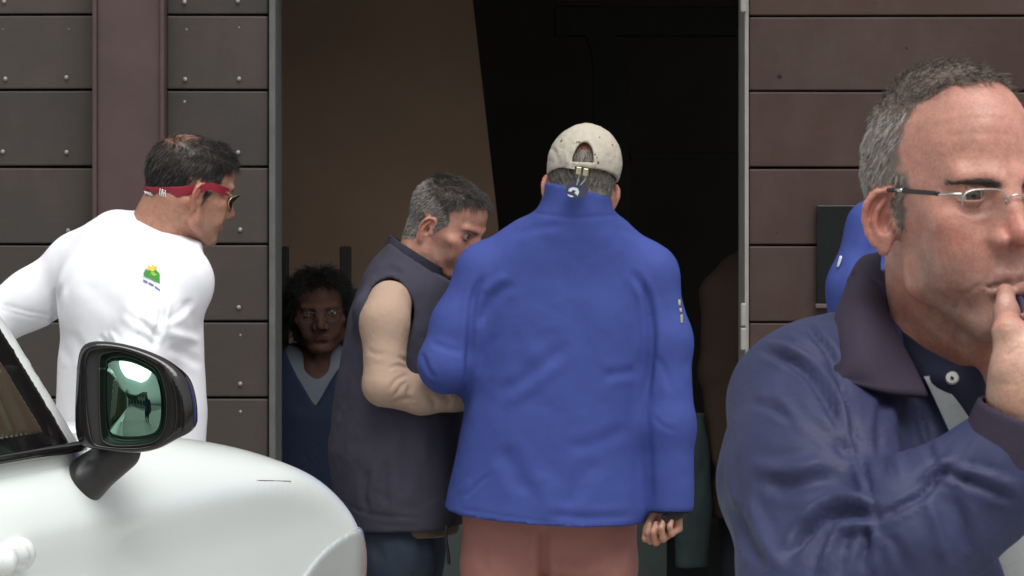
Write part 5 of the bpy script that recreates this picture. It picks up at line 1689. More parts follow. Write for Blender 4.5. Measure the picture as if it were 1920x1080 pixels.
# ------------------------------------------------------------------ man in the dark vest
def man_vest():
    root = thing('person', 'grey-haired man in dark vest and beige sweater bending his head in the doorway', 'person', (-.27, 7.42, 0))
    hf = head_field(PX(830, 432, 7.46), rotm(-118, -27, -2), s=1.0, ear_flare=26, jaw=1.02)
    f = Field(); nb = PX(775, 548, 7.46)
    neck_field(f, hf, nb, .060, .070)
    f.add(cone(A(-.26, 7.44, 1.30), A(-.28, 7.44, .98), .06, .08), .05)
    sh, el_, wr = PX(722, 600, 7.27), PX(720, 722, 7.22), PX(872, 744, 7.27)
    f.add(chain([nb - A(0, 0, .03), sh, el_, wr], [.035, .04, .036, .028], .02), .03)
    s2, e2, w2 = A(-.22, 7.62, 1.31), A(-.16, 7.66, 1.06), A(.02, 7.5, 1.08)
    f.add(chain([nb - A(0, 0, .03), s2, e2, w2], [.035, .04, .036, .028], .02), .03)
    hand(f, wr, np.stack([A(0, .3, .95), A(1, .1, 0), A(.0, -.95, .3)], 1), 1, [(35, 40, 30)] * 4, [(.5, 1, -.3), (.1, 1, -.5), (-.1, 1, -.5)], s=.95)
    hand(f, w2, np.stack([A(0, -.3, .95), A(1, -.1, 0), A(0, .95, .3)], 1), 1, [(35, 40, 30)] * 4, [(.5, 1, -.3), (.1, 1, -.5), (-.1, 1, -.5)], s=.95)
    V, Q = mesh_sdf(composite(hf, f), A(-.46, 7.1, .90), A(.20, 7.82, 1.66), .0034)
    V = folds(V, Q, [([(782, 475), (800, 500), (815, 525)], 4, -1.5), ([(872, 455), (880, 462), (888, 462)], 3, -1)])
    mask = head_mask(lambda z: np.interp(z, [-.03, .0, .03, .06, .085, .10, .15], [.016, .02, .040, .036, .046, .070, .11]), nape=-.056, burn=-.006)
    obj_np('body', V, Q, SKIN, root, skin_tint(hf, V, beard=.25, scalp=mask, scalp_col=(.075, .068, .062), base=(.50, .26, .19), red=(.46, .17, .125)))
    eyeballs(hf, root)
    top = lambda q: np.clip((q[:, 2] - .075 + .3 * (q[:, 1] + .02)) / .02, 0, 1)
    grow_hair('hair', V, Q, hf, lambda q: mask(q) * (1 - top(q)), 6000, .010, SALTHAIR, root, lift=.35, flow=std_flow, seed=21, rad=.00036)
    grow_hair('hair', V, Q, hf, lambda q: mask(q) * top(q), 5000, lambda q: .018 + .010 * (q[:, 1] > .03), TOPHAIR, root, lift=.5, flow=std_flow, seed=22, rad=.00036)
    # beige sweater arm
    aw = Field()
    aw.add(chain([PX(731, 568, 7.30), PX(721, 604, 7.25), PX(722, 716, 7.22)], [.054, .054, .050], .03)); aw.add(chain([PX(722, 722, 7.222), PX(790, 742, 7.24), PX(868, 744, 7.265)], [.051, .043, .035], .02), .02)
    V, Q = mesh_sdf(aw, A(-.42, 7.08, 1.0), A(.0, 7.42, 1.40), .0045)
    V = folds(V, Q, [([(768, 690), (745, 686), (726, 694)], 3.2, -2.2), ([(766, 702), (742, 714), (728, 734)], 3.2, -2.6), ([(764, 714), (750, 728), (736, 748)], 3.2, -2.2), ([(688, 655), (705, 664), (722, 666)], 5, -1.5), ([(770, 720), (765, 745), (775, 765)], 5, -4), ([(745, 668), (760, 676), (770, 680)], 4, -3), ([(735, 755), (760, 748), (785, 750)], 4, -2), ([(800, 740), (815, 755), (812, 770)], 5, -3), ([(832, 738), (842, 752), (838, 765)], 5, -3)])
    V = V + normals(V, Q) * (.0010 * vnoise(V, 40, 5) + .0005 * vnoise(V, 110, 6))[:, None]
    obj_np('sleeve', V, Q, BEIGE, root)
    a2 = Field(); a2.add(chain([s2, e2, w2], [.064, .056, .038], .03)); V, Q = mesh_sdf(a2, A(-.34, 7.4, .98), A(.08, 7.78, 1.42), .007); obj_np('sleeve', V, Q, BEIGE, root)
    # vest
    to = A(-.283, 7.45, 0); R = rotm(-82)
    T = [(.765, 0, .010, .195, .150, .140), (.85, 0, .005, .20, .165, .155), (.953, 0, .0, .200, .17, .168), (1.121, 0, 0, .190, .165, .146), (1.277, 0, .005, .180, .145, .122), (1.36, 0, .020, .165, .125, .106), (1.42, 0, .045, .125, .10, .092), (1.462, 0, .065, .095, .085, .085), (1.485, 0, .075, .088, .08, .080)]
    t = Field(); t.add(loft(to, R, T)); ti = Field(); ti.add(loft(to, R, [(z, a, b, c - .012, d - .012, e - .012) for z, a, b, c, d, e in T]))
    hole = chain([PX(735, 565, 7.33), PX(721, 618, 7.24), PX(724, 660, 7.20)], [.056, .063, .058], .02)
    yk = chain([PX(705, 588, 7.33), PX(752, 535, 7.44), PX(760, 560, 7.60)], [.060, .082, .062], .03)
    nkp = plane(A(.62, 0, 1), PX(742, 462, 7.45))
    def vest(p):
        d = t(p)
        d = np.maximum(d, -np.maximum(ti(p), -(np.maximum(.775 - p[:, 2], p[:, 2] - 1.44) + .05)))
        d = np.maximum(d, .775 - p[:, 2] + .03 * (p[:, 0] + .28))
        d = smin(d, yk[0](p), .03)
        d = np.maximum(d, nkp[0](p))
        return -smin(-d, hole[0](p) * 1.0, .008)
    V, Q = mesh_sdf(vest, A(-.56, 7.14, .74), A(.0, 7.70, 1.52), .0055)
    V = V + normals(V, Q) * (.0028 * vnoise(V * A(1, 1, .5), 16, 1) + .0014 * vnoise(V, 40, 2))[:, None]
    V = folds(V, Q, [([(690, 880), (682, 920), (688, 960)], 6, -5), ([(725, 860), (720, 910), (722, 950)], 7, -4), ([(705, 870), (702, 920)], 7, 3), ([(650, 700), (640, 800), (632, 900)], 8, -3), ([(700, 520), (730, 505), (760, 520)], 6, -2.5), ([(660, 610), (672, 570), (700, 535)], 5, -3),
                     ([(770, 790), (760, 850), (765, 930)], 10, -4), ([(800, 800), (795, 880)], 10, 3), ([(640, 940), (700, 965), (800, 972)], 4, -2)])
    obj_np('vest', V, Q, VEST, root)
    # collar stands up round the neck
    ring = []
    nk = hf.world(A(0, -.025, -.05))[0]
    for i in range(21):
        a = 2 * math.pi * i / 20; d = R @ A(math.sin(a), -math.cos(a), 0)
        lo_ = PX(768, 515, 7.452) + d * A(.068, .080, 0) - A(0, 0, .62 * d[0] * .068)
        hi_ = PX(786, 474, 7.452) + d * A(.070, .082, 0) - A(0, 0, .62 * d[0] * .070)
        ring.append([lo_, (lo_ + hi_) / 2, hi_])
    patch('collar', ring, VEST, root, thick=.007, nu=50, nv=10)
    hip = np.array([A(-.28, 7.37, .86), A(-.26, 7.53, .86)])
    lower_body(root, hip[::-1], np.array([A(-.24, 7.53, .46), A(-.26, 7.33, .46)]), np.array([A(-.28, 7.54, 0), A(-.30, 7.33, 0)]), JEANS, SHOE, r=.88, h=.009, top=.04,
               strokes=[([(740, 1010), (760, 1040), (770, 1080)], 9, 4), ([(700, 1010), (720, 1060)], 9, -4), ([(790, 1000), (800, 1080)], 9, -4)])
    bl = Field(); bl.add(loft(A(-.275, 7.45, 0), R, [(.757, 0, .01, .168, .134, .124), (.80, 0, .01, .168, .134, .124)]))
    V, Q = mesh_sdf(bl, A(-.5, 7.2, .74), A(-.05, 7.66, .82), .007); obj_np('belt', V, Q, mat_plain('brown_leather', (.10, .065, .05), rough=.5, var=.2), root)
    st = [PX(838, 985, 7.27), PX(836, 1010, 7.265), PX(840, 1035, 7.26), PX(842, 1058, 7.26)]
    tubes('strap', [st], .004, BLACK_PLASTIC, root)
man_vest()

# ------------------------------------------------------------------ man in the white polo shirt, leaning forward
def man_white():
    root = thing('person', 'man in white polo shirt leaning forward behind the white car', 'person', (-.86, 7.1, 0))
    hf = head_field(PX(350, 366, 7.06), rotm(-62, -17, 3), s=1.05, ear_flare=30, jaw=1.02)
    f = Field(); nb = PX(285, 462, 7.08)
    neck_field(f, hf, nb, .060, .070)
    f.add(cone(A(-.85, 7.08, 1.30), A(-.90, 7.06, .98), .06, .08), .05)
    shR, elR, wrR = PX(318, 520, 6.95), PX(255, 690, 6.86), PX(262, 870, 6.88)
    shL, elL, wrL = PX(150, 505, 7.22), PX(-20, 610, 7.22), PX(-120, 800, 7.15)
    f.add(chain([nb - A(0, 0, .03), shR, elR, wrR], [.03, .04, .040, .030], .02), .03)
    f.add(chain([nb - A(0, 0, .03), shL, elL, wrL], [.03, .04, .040, .030], .02), .03)
    hand(f, wrR, np.stack([A(.6, .8, 0), A(.1, 0, -1), A(.8, -.6, 0)], 1), 1, [(25, 35, 25)] * 4, [(.5, 1, -.3), (.1, 1, -.5), (-.1, 1, -.5)])
    hand(f, wrL, np.stack([A(.6, .8, 0), A(-.1, 0, -1), A(-.8, .6, 0)], 1), 1, [(25, 35, 25)] * 4, [(.5, 1, -.3), (.1, 1, -.5), (-.1, 1, -.5)])
    V, Q = mesh_sdf(composite(hf, f), A(-1.45, 6.70, .72), A(-.58, 7.42, 1.78), .0036)
    V = folds(V, Q, [([(330, 395), (345, 415), (352, 430)], 3, -1.2), ([(300, 400), (330, 425), (350, 445)], 3, -1.2), ([(408, 425), (415, 440), (408, 452)], 3, -1)])
    crown = lambda q: np.exp(-((q[:, 0] - .008) ** 2 / .042 ** 2 + (q[:, 1] + .048) ** 2 / .046 ** 2)) * (q[:, 2] > .055)
    m0 = head_mask(lambda z: np.interp(z, [-.03, .0, .03, .06, .085, .10, .15], [.016, .022, .046, .052, .066, .082, .12]), nape=-.030, burn=-.006)
    def band(q):
        a_ = np.arctan2(np.abs(q[:, 0]), q[:, 1] + .01)
        bk = np.maximum(0, -np.cos(a_)); return np.abs(q[:, 2] - (.032 - .058 * bk ** .7) / 1.05) < .012
    def above(q):
        a_ = np.arctan2(np.abs(q[:, 0]), q[:, 1] + .01)
        bk = np.maximum(0, -np.cos(a_)); return (q[:, 2] > (.032 - .058 * bk ** .7) / 1.05) | (q[:, 1] > .0)
    mask = lambda q: m0(q) * (1 - .95 * crown(q)) * ~band(q) * above(q)
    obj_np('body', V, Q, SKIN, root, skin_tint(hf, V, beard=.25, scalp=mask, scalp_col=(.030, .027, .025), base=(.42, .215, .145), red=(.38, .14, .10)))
    eyeballs(hf, root)
    top = lambda q: np.clip((q[:, 2] - .07) / .02, 0, 1)
    grow_hair('hair', V, Q, hf, lambda q: mask(q) * (1 - .6 * top(q)), 8000, .020, DARKHAIR, root, lift=.30, flow=std_flow, seed=31, rad=.00036)
    grow_hair('hair', V, Q, hf, lambda q: mask(q) * top(q), 5000, lambda q: .014 + .018 * (q[:, 1] > .02), BLACKHAIR, root, lift=.42, flow=std_flow, seed=32, rad=.00036)
    # shirt
    R = rotm(-56); to = A(-.884, 7.08, 0)
    T = [(.80, 0, -.012, .200, .145, .150), (.95, 0, -.008, .208, .158, .150), (1.08, 0, -.005, .212, .164, .150), (1.20, 0, -.005, .212, .152, .145), (1.30, 0, .005, .205, .140, .135), (1.38, 0, .035, .180, .130, .115), (1.44, 0, .060, .115, .090, .090), (1.50, 0, .070, .085, .080, .080)]
    t = Field(); t.add(loft(to, R, T))
    ar = Field()
    ar.add(chain([PX(300, 475, 7.02), PX(325, 520, 6.955), PX(286, 600, 6.90), PX(254, 690, 6.865)], [.055, .070, .066, .064], .03))
    ar.add(chain([PX(215, 440, 7.13), PX(150, 498, 7.2), PX(60, 560, 7.22), PX(-30, 615, 7.22)], [.055, .072, .066, .060], .03), .02)
    cR = plane(PX(250, 680, 6.86) - PX(325, 520, 6.955), PX(250, 700, 6.865)); cL = plane(PX(20, 590, 7.22) - PX(150, 498, 7.2), PX(-15, 605, 7.22))
    nk = plane(PX(318, 408, 7.045) - PX(288, 480, 7.06), PX(306, 424, 7.05))
    bk_ = ell(PX(228, 548, 7.065), A(.150, .135, .135))
    clr = cone(PX(283, 490, 7.06), PX(318, 405, 7.045), .094, .082)
    yk = chain([PX(335, 525, 6.99), PX(290, 470, 7.08), PX(170, 505, 7.2)], [.066, .086, .068], .03)
    def shirt(p):
        a = np.maximum(np.maximum(ar(p), np.where(p[:, 1] < 7.06, cR[0](p), -1)), np.where(p[:, 1] > 7.06, cL[0](p), -1))
        d = smin(smin(smin(smin(t(p), a, .060), yk[0](p), .06), bk_[0](p), .07), clr[0](p), .02)
        return np.maximum(d, nk[0](p))
    V, Q = mesh_sdf(shirt, A(-1.30, 6.74, .80), A(-.56, 7.40, 1.56), .0055)
    V = V + normals(V, Q) * (.0010 * vnoise(V * A(1, 1, .6), 13, 1) + .0006 * vnoise(V, 36, 2))[:, None]
    V = folds(V, Q, [([(298, 560), (300, 600), (290, 640)], 6, -9), ([(262, 618), (285, 640), (300, 648)], 5, -5), ([(270, 595), (292, 615), (302, 630)], 5, 4), ([(285, 575), (300, 590)], 5, -4), ([(300, 600), (330, 580), (350, 560)], 9, -4), ([(310, 620), (340, 630), (372, 640)], 9, 3),
                     ([(315, 650), (345, 660), (378, 680)], 9, -3), ([(190, 640), (205, 645), (215, 660)], 5, -4), ([(105, 540), (103, 590), (100, 640)], 7, -8), ([(20, 573), (55, 583), (92, 588)], 2, -2, 'seam'), ([(245, 470), (280, 458), (330, 458), (355, 470)], 2.5, -1.5, 'seam'), ([(228, 398), (262, 412), (310, 436), (352, 468), (372, 498)], 2.2, -2.2, 'seam'),
                     ([(330, 470), (345, 485), (355, 505)], 5, -3), ([(150, 520), (190, 560), (230, 600)], 14, -2), ([(180, 470), (220, 520), (260, 560)], 16, 2), ([(215, 700), (260, 720), (330, 715)], 12, -3), ([(240, 560), (268, 585), (292, 600)], 6, -3), ([(225, 590), (250, 612), (280, 628)], 6, 2.5), ([(130, 620), (150, 650), (160, 690)], 8, -3), ([(110, 660), (125, 690)], 7, 2), ([(345, 560), (362, 600), (372, 640)], 8, -2.5)])
    V = relax(V, Q, 3, .5, -.1)
    V = folds(V, Q, [([(308, 520), (306, 570), (300, 610), (288, 650)], 5, -8), ([(258, 596), (282, 620), (300, 636)], 4, -4.5), ([(250, 622), (275, 640), (292, 652)], 4, -4), ([(266, 582), (288, 604), (302, 618)], 4, 3),
                     ([(310, 604), (338, 586), (360, 560)], 6, -4), ([(312, 622), (345, 632), (380, 640)], 7, 3), ([(312, 650), (345, 664), (378, 690)], 7, -3.5), ([(185, 628), (200, 645), (215, 655)], 4, -4), ([(205, 622), (220, 640)], 4, 3),
                     ([(112, 530), (106, 580), (100, 640)], 6, -7), ([(8, 572), (50, 584), (96, 592)], 2.2, -2.2, 'seam'), ([(4, 580), (48, 593), (94, 601)], 2.2, -1.8, 'seam'), ([(150, 470), (128, 510), (112, 550)], 8, -2.5),
                     ([(232, 402), (262, 414), (308, 438), (348, 466), (370, 496)], 2.6, -3.0, 'seam'), ([(238, 392), (268, 404), (314, 427), (354, 455)], 4, 1.8, 'seam'), ([(262, 452), (300, 446), (335, 452), (362, 480)], 2.2, -1.8, 'seam')])
    sht = obj_np('shirt', V, Q, WHITESHIRT, root)
    # emblem on the right sleeve: green field with a yellow crown, blue writing under it
    bvh = BVHTree.FromPolygons([tuple(v) for v in V], [tuple(q) for q in Q])
    def dec(name, pts, col):
        P = []
        for x, y in pts:
            d = PX(x, y, 1) - A(0, 0, CZ); d /= np.linalg.norm(d)
            h_ = bvh.ray_cast(Vector((0, 0, CZ)), Vector(d))
            if h_[0] is not None: P.append(h_[0] + h_[1] * .0022)
        if len(P) < 3: return
        me = bpy.data.meshes.new(name); me.from_pydata([tuple(p) for p in P], [], [tuple(range(len(P)))])
        o = link(name, me, mat_plain(name + '_print', col, rough=.8, var=.2, scale=200), sht, False)
        sd = o.modifiers.new('thickness', 'SOLIDIFY'); sd.thickness = .0012
    dec('emblem', [(271, 512), (275, 505), (283, 508), (292, 505), (300, 514), (300, 532), (290, 527), (280, 521), (271, 518)], (.06, .30, .05))
    dec('emblem_crown', [(277, 508), (279, 498), (284, 501), (288, 497), (292, 501), (296, 499), (293, 507), (286, 510)], (.80, .62, .10))
    dec('emblem_ray', [(283, 512), (290, 510), (296, 516), (290, 519)], (.30, .55, .08))
    for a_, b_ in (((270, 525), (278, 529)), ((280, 530), (289, 535)), ((291, 537), (300, 544))):
        dec('emblem_writing', [a_, b_, (b_[0] - .5, b_[1] + 3), (a_[0] - .5, a_[1] + 3)], (.10, .16, .35))
    # legs
    hip = np.array([A(-1.0, 7.16, .86), A(-.86, 7.06, .86)])
    lower_body(root, hip, np.array([A(-1.02, 7.18, .46), A(-.86, 7.04, .46)]), np.array([A(-1.05, 7.18, 0), A(-.88, 7.03, 0)]), DARK_TROUSER, SHOE, h=.014)
    # ---- sunglasses on a red strap
    g = thing('sunglasses', 'gold-rimmed sunglasses on a red head strap worn by the white-shirt man', 'sunglasses', tuple(hf.world(A(0, .1, .02))[0]))
    RED = mat_plain('red_neoprene', (.30, .012, .035), rough=.6, var=.1)
    GOLD = mat_plain('gold_wire', (.72, .60, .38), rough=.3, metal=1.0, var=.05)
    SUNL = mat_plain('brown_sun_lens', (.022, .015, .008), rough=.22, var=.1)
    W = lambda x, y, z: hf.world(A(x, y, z))[0]
    def surf(x, y, z):                                        # push a point out to the head's surface
        d = A(x, y + .01, 0); d /= np.linalg.norm(d)
        r = np.linspace(.05, .14, 180)
        P_ = hf.world(np.stack([d[0] * r, d[1] * r - .01, np.full(180, z)], 1))
        return P_[np.argmax(hf(P_) > .009 + .007 * max(0, -d[1]))]
    ang = np.radians(np.concatenate([np.linspace(52, 92, 6), np.linspace(104, 256, 14), np.linspace(268, 308, 6)]))
    rows = []
    for a in ang:
        back = max(0, -math.cos(a))
        zc = .032 - .058 * back ** .7; hw = .0085 + .0050 * back
        if abs(math.degrees(a) - 90) < 3 or abs(math.degrees(a) - 270) < 3: zc = .036
        x, y = math.sin(a) * .08, math.cos(a) * .1
        rows.append([surf(x, y, zc - hw), surf(x, y, zc), surf(x, y, zc + hw)])
    patch('strap', rows, RED, g, thick=.004, nu=80, nv=8)
    # white lettering on the strap
    def mark(a0, z0, a1, z1, r=.0013):
        pts = []
        for t_ in (0, .5, 1):
            a = math.radians(a0 + (a1 - a0) * t_); pts.append(surf(math.sin(a) * .08, math.cos(a) * .1, z0 + (z1 - z0) * t_) + (surf(math.sin(a) * .08, math.cos(a) * .1, z0) - hf.world(A(0, -.01, z0))[0]) * .045)
        tubes('letter', [pts], r, WHITESHIRT, g, n=6)
    for k in range(5): mark(163 + k * 5.2, -.029, 165 + k * 5.2, -.021)
    mark(160, -.025, 187, -.025, .0010)
    for a0, a1 in ((146, 143), (143, 140), (139.5, 139.5), (136, 136)): mark(a0, -.022, a1, -.008)
    mark(139.5, -.015, 136, -.015)
    for sx in (-1, 1):
        ring = []
        for i in range(25):
            t_ = 2 * math.pi * i / 24
            ring.append(W(sx * (.038 + .031 * math.cos(t_)), .114 - .030 * max(0, math.cos(t_)) ** 1.6 - .006 * (1 - math.sin(t_)), .015 + .023 * math.sin(t_)))
        tubes('rim', [ring], .0011, GOLD, g)
        Vl = np.array(ring[:-1] + [np.mean(ring[:-1], axis=0)])
        obj_np('lens', Vl, np.array([(i, (i + 1) % 24, (i + 2) % 24, 24) for i in range(0, 24, 2)]), SUNL, g)
        tubes('temple', [[W(sx * .068, .086, .024), W(sx * .072, .070, .030), W(sx * .075, .045, .031)]], .0012, GOLD, g)
    tubes('bridge', [[W(-.008, .106, .022), W(0, .109, .025), W(.008, .106, .022)]], .0011, GOLD, g)
man_white()

# ------------------------------------------------------------------ person in blue behind the near man, mostly hidden
def man_hidden():
    Yh = 6.4
    root = thing('person', 'person in royal blue jacket mostly hidden behind the navy-jacket man', 'person', (.88, Yh, 0))
    hf = head_field(PX(1762, 330, Yh), rotm(-20, -8, 0), s=1.0)
    f = Field(); nb = PX(1762, 420, Yh + .02); neck_field(f, hf, nb)
    f.add(cone(A(.90, Yh, 1.38), A(.90, Yh, 1.0), .12, .12), .05)
    el1, wr1 = PX(1580, 640, Yh), PX(1600, 800, Yh - .1)
    V, Q = mesh_sdf(composite(hf, f), A(.7, Yh - .2, .85), A(1.1, Yh + .2, 1.80), .006)
    mask = head_mask(lambda z: np.interp(z, [-.03, .0, .03, .06, .1, .15], [.016, .02, .04, .04, .07, .11]))
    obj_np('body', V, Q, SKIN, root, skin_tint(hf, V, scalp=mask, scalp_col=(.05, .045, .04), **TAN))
    grow_hair('hair', V, Q, hf, mask, 2500, .012, DARKHAIR, root, seed=41, rad=.0005, flow=std_flow)
    j = Field()
    j.add(loft(A(.90, Yh + .01, 0), rotm(-20), [(.80, 0, 0, .22, .15, .15), (1.1, 0, 0, .215, .15, .15), (1.3, 0, 0, .21, .14, .14), (1.42, 0, 0, .19, .12, .12), (1.49, 0, 0, .14, .1, .1), (1.535, 0, 0, .09, .085, .085)]))
    j.add(chain([PX(1690, 415, Yh), PX(1640, 432, Yh), PX(1607, 540, Yh - .02), PX(1592, 700, Yh), PX(1600, 830, Yh - .1)], [.05, .058, .060, .055, .045], .03), .03)
    j.add(chain([PX(1850, 430, Yh + .1), PX(1905, 470, Yh + .1), PX(1930, 680, Yh + .1), PX(1920, 880, Yh)], [.05, .065, .06, .045], .03), .03)
    V, Q = mesh_sdf(j, A(.60, Yh - .3, .8), A(1.30, Yh + .4, 1.56), .007)
    V = V + normals(V, Q) * (.003 * vnoise(V, 15, 1))[:, None]
    V = folds(V, Q, [([(1640, 450), (1625, 490), (1622, 540)], 9, -4), ([(1600, 470), (1590, 520), (1585, 570)], 9, 2)])
    obj_np('jacket', V, Q, BLUE, root)
    patch('sleeve_mark', [[PX(1569, 500, Yh - .052), PX(1572, 490, Yh - .052), PX(1575, 480, Yh - .05)], [PX(1572, 501, Yh - .058), PX(1576, 490, Yh - .060), PX(1578, 480, Yh - .058)]], mat_plain('white_badge', (.7, .74, .78), rough=.6), root, thick=.002, nu=5, nv=8)
    lower_body(root, np.array([A(.82, Yh + .04, .86), A(.98, Yh, .86)]), np.array([A(.82, Yh + .04, .46), A(.99, Yh, .46)]), np.array([A(.82, Yh + .04, 0), A(.99, Yh, 0)]), DARK_TROUSER, SHOE, h=.02)
man_hidden()

# ------------------------------------------------------------------ people inside the room
def woman_inside():
    Yw = 9.0
    root = thing('person', 'dark-haired person in glasses and blue cardigan seated in the dark room', 'person', (-.57, Yw, 0))
    hf = head_field(PX(598, 596, Yw), rotm(186, -6, 2), s=1.0, jaw=1.0, ear_flare=22, brow=.7, open_=.30, cheek=1.2, warp=(1.10, [-.5, .5], [-.5, .5]))
    f = Field(); nb = PX(592, 680, Yw + .02); neck_field(f, hf, nb, .050, .058)
    f.add(cone(A(-.575, Yw + .03, .98), A(-.575, Yw + .05, .60), .10, .12), .05)
    V, Q = mesh_sdf(composite(hf, f), A(-.74, Yw - .16, .50), A(-.40, Yw + .22, 1.42), .004)
    mask = head_mask(lambda z: np.interp(z, [-.05, .0, .03, .06, .085, .10, .15], [.00, .010, .045, .05, .06, .078, .11]), nape=-.07, burn=-.03, ear=.2)
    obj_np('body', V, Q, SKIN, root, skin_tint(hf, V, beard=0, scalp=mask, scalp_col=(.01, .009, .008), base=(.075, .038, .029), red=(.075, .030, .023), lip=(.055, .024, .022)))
    eyeballs(hf, root)
    root.children[0].data.materials[0] = SKIN_MATT
    grow_hair('hair', V, Q, hf, mask, 7000, .050, BLACKHAIR, root, lift=.7, seed=51, rad=.0006, curl=.35, flow=lambda q: np.stack([q[:, 0] * 5, q[:, 1] * 0, q[:, 2] * 0 - .3], 1), pts=7)
    g = thing('glasses', 'dark-framed glasses worn by the seated person in the dark room', 'glasses', tuple(hf.world(A(0, .1, .02))[0]))
    W = lambda x, y, z: hf.world(A(x, y, z) * .94)[0]
    for sx in (-1, 1):
        ring = [W(sx * (.034 + .024 * math.cos(t)), .105 - .006 * max(0, math.cos(t)), .018 + .017 * math.sin(t)) for t in np.linspace(0, 2 * math.pi, 25)]
        tubes('rim', [ring], .0014, BLACK_PLASTIC, g); tubes('temple', [[W(sx * .058, .098, .024), W(sx * .073, .04, .026), W(sx * .076, 0, .024)]], .0014, BLACK_PLASTIC, g)
        Vl = np.array(ring[:-1] + [np.mean(ring[:-1], axis=0)]); obj_np('lens', Vl, np.array([(i, (i + 1) % 24, (i + 2) % 24, 24) for i in range(0, 24, 2)]), GLASS_DIM, g)
    tubes('bridge', [[W(-.010, .105, .022), W(0, .108, .024), W(.010, .105, .022)]], .0014, BLACK_PLASTIC, g)
    CARD = mat_cloth('dark_blue_cardigan', (.011, .017, .038), crumple=.3)
    TEE = mat_cloth('pale_grey_jersey', (.10, .115, .135))
    to = A(-.585, Yw + .05, .05); R = rotm(182)
    T = [(.50, 0, 0, .20, .15, .13), (.70, 0, 0, .20, .15, .13), (.88, 0, 0, .195, .14, .12), (.98, 0, 0, .17, .11, .11), (1.04, 0, 0, .12, .085, .095), (1.085, 0, 0, .075, .07, .075)]
    s = Field(); s.add(loft(to, R, T)); s.clip(plane(A(0, -.45, 1), PX(592, 665, Yw - .04)), .004); V, Q = mesh_sdf(s, A(-.82, Yw - .14, .5), A(-.34, Yw + .24, 1.1), .007); obj_np('shirt', V, Q, TEE, root)
    c = Field(); c.add(loft(to, R, [(z, a, b, rx + .012, rf + .012, rb + .012) for z, a, b, rx, rf, rb in T]))
    c.add(chain([A(-.70, Yw + .04, 1.0), A(-.80, Yw + .02, .92), A(-.84, Yw - .02, .72), A(-.74, Yw - .2, .66)], [.05, .062, .055, .04], .03), .03)
    c.add(chain([A(-.47, Yw + .04, 1.0), A(-.37, Yw + .02, .92), A(-.33, Yw - .02, .72), A(-.43, Yw - .2, .66)], [.05, .062, .055, .04], .03), .03)
    def vneck(p):
        x = p[:, 0] + .575; return np.maximum((np.abs(x) - .062 - .60 * (p[:, 2] - 1.06)) * .85, p[:, 1] - (Yw + .03))
    c.cut((vneck, None, 0), .006)
    V, Q = mesh_sdf(c, A(-.95, Yw - .3, .5), A(-.22, Yw + .26, 1.1), .007)
    V = V + normals(V, Q) * (.003 * vnoise(V, 18, 1))[:, None]
    obj_np('cardigan', V, Q, CARD, root)
    lower_body(root, np.array([A(-.49, Yw + .03, .50), A(-.66, Yw + .03, .50)]), np.array([A(-.48, Yw - .36, .50), A(-.67, Yw - .36, .50)]), np.array([A(-.48, Yw - .36, 0), A(-.67, Yw - .36, 0)]), DARK_TROUSER, SHOE, h=.016, top=.06)
    ch = thing('chair', 'dark high-backed chair under the seated person in the dark room', 'chair', (-.575, Yw + .2, 0))
    Yc = Yw + .26
    for px_ in (531, 648):
        x = (px_ - HX) / FPX * Yc
        box_obj('back_post', (x - .017, x + .017, Yc - .018, Yc + .018, 0, CZ - (462 - HY) / FPX * Yc), BEAM, ch, bev=.004)
        box_obj('leg', (x - .017, x + .017, Yw - .26, Yw - .225, 0, .40), BEAM, ch, bev=.004)
    xa, xb = (531 - HX) / FPX * Yc, (648 - HX) / FPX * Yc
    for z in (.72, 1.02, 1.22): box_obj('rail', (xa - .13, xb + .13, Yc - .010, Yc + .010, z, z + .07), BEAM, ch, bev=.004)
    box_obj('seat', (xa - .15, xb + .15, Yw - .28, Yc - .02, .36, .40), BEAM, ch, bev=.008)
woman_inside()

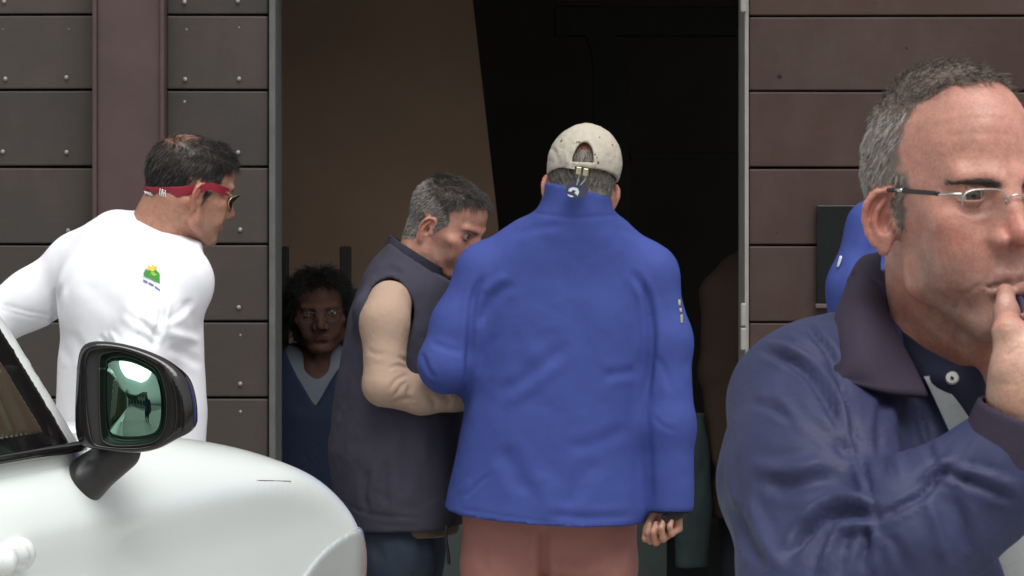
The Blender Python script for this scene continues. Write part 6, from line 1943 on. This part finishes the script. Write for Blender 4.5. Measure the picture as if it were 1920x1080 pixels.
def person_brown():
    Yb = 9.1; q = FPX / Yb
    root = thing('person', 'person in dark brown coat half hidden in the doorway beside the right jamb', 'person', ((1450 - HX) / q, Yb, 0))
    cx = (1450 - HX) / q
    hf = head_field(A(cx + .03, Yb, 1.53), rotm(20, -10, 0), s=.98)
    f = Field(); nb = A(cx + .02, Yb, 1.42); neck_field(f, hf, nb); f.add(cone(A(cx, Yb, 1.34), A(cx, Yb, .98), .11, .12), .05)
    V, Q = mesh_sdf(composite(hf, f), A(cx - .2, Yb - .2, .85), A(cx + .22, Yb + .2, 1.72), .008)
    mask = head_mask(lambda z: np.interp(z, [-.03, .0, .03, .06, .1, .15], [.016, .02, .04, .04, .07, .11]))
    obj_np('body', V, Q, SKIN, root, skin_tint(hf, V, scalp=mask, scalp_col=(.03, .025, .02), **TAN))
    grow_hair('hair', V, Q, hf, mask, 2000, .015, DARKHAIR, root, seed=61, rad=.0006, flow=std_flow)
    BR = mat_cloth('brown_wool_coat', (.060, .040, .029), crumple=.4)
    c = Field()
    c.add(loft(A(cx, Yb, 0), rotm(10), [(.62, 0, 0, .20, .15, .15), (.9, 0, 0, .19, .14, .14), (1.2, 0, 0, .19, .14, .14), (1.33, 0, 0, .17, .12, .12), (1.40, 0, 0, .11, .09, .09), (1.45, 0, 0, .08, .075, .075)]))
    c.add(chain([A(cx - .12, Yb, 1.34), A(cx - .155, Yb, 1.28), A(cx - .165, Yb - .03, 1.05), A(cx - .15, Yb - .08, .80)], [.05, .06, .055, .045], .03), .03)
    c.add(chain([A(cx + .12, Yb, 1.34), A(cx + .185, Yb, 1.28), A(cx + .22, Yb - .03, 1.05), A(cx + .20, Yb - .08, .80)], [.05, .06, .055, .045], .03), .03)
    V, Q = mesh_sdf(c, A(cx - .3, Yb - .22, .6), A(cx + .34, Yb + .22, 1.5), .008)
    V = V + normals(V, Q) * (.003 * vnoise(V, 15, 1))[:, None]
    obj_np('coat', V, Q, BR, root)
    lower_body(root, np.array([A(cx - .08, Yb, .84), A(cx + .08, Yb, .84)]), np.array([A(cx - .08, Yb, .45), A(cx + .09, Yb, .45)]), np.array([A(cx - .08, Yb + .02, 0), A(cx + .09, Yb + .02, 0)]), DARK_TROUSER, SHOE, h=.02)
    # cloth bag hanging beside the coat
    b = Field(); Yg = 9.0; k = FPX / Yg
    bx = lambda px_: (px_ - HX) / k
    bz = lambda py_: CZ - (py_ - HY) / k
    b.add(loft(A(bx(1292), Yg, 0), None, [(bz(1062), .01, 0, .050, .045, .045, 2.4), (bz(960), .012, 0, .058, .05, .05, 2.4), (bz(850), .022, 0, .040, .03, .03), (bz(775), .03, 0, .016, .014, .014)]))
    V, Q = mesh_sdf(b, A(bx(1292) - .13, Yg - .1, bz(1080)), A(bx(1292) + .14, Yg + .1, bz(760)), .005)
    V = V + normals(V, Q) * (.004 * vnoise(V * A(1, 1, .4), 40, 1))[:, None]
    bag = obj_np('cloth_bag', V, Q, mat_cloth('pale_teal_cloth', (.045, .066, .068), crumple=.5), None)
    tag(bag, 'pale teal cloth bag hanging beside the brown coat in the doorway', 'bag')
    # low counter behind the men
    ct = thing('counter', 'low grey-green counter in the room behind the two men', 'counter', (-.02, 9.6, 0))
    xa, xb = (640 - HX) / FPX * 9.5, (1252 - HX) / FPX * 9.5
    CG = mat_plain('grey_green_laminate', (.085, .11, .105), rough=.5, var=.1)
    for i in range(4):
        w = (xb - xa) / 4; box_obj('front_panel', (xa + i * w + .003, xa + (i + 1) * w - .003, 9.50, 9.52, .08, .66), CG, ct, bev=.002)
    box_obj('worktop', (xa - .02, xb + .02, 9.47, 10.0, .68, .71), CG, ct, bev=.004); box_obj('plinth', (xa + .02, xb - .02, 9.54, 9.98, 0, .675), DARKWALL, ct)
person_brown()
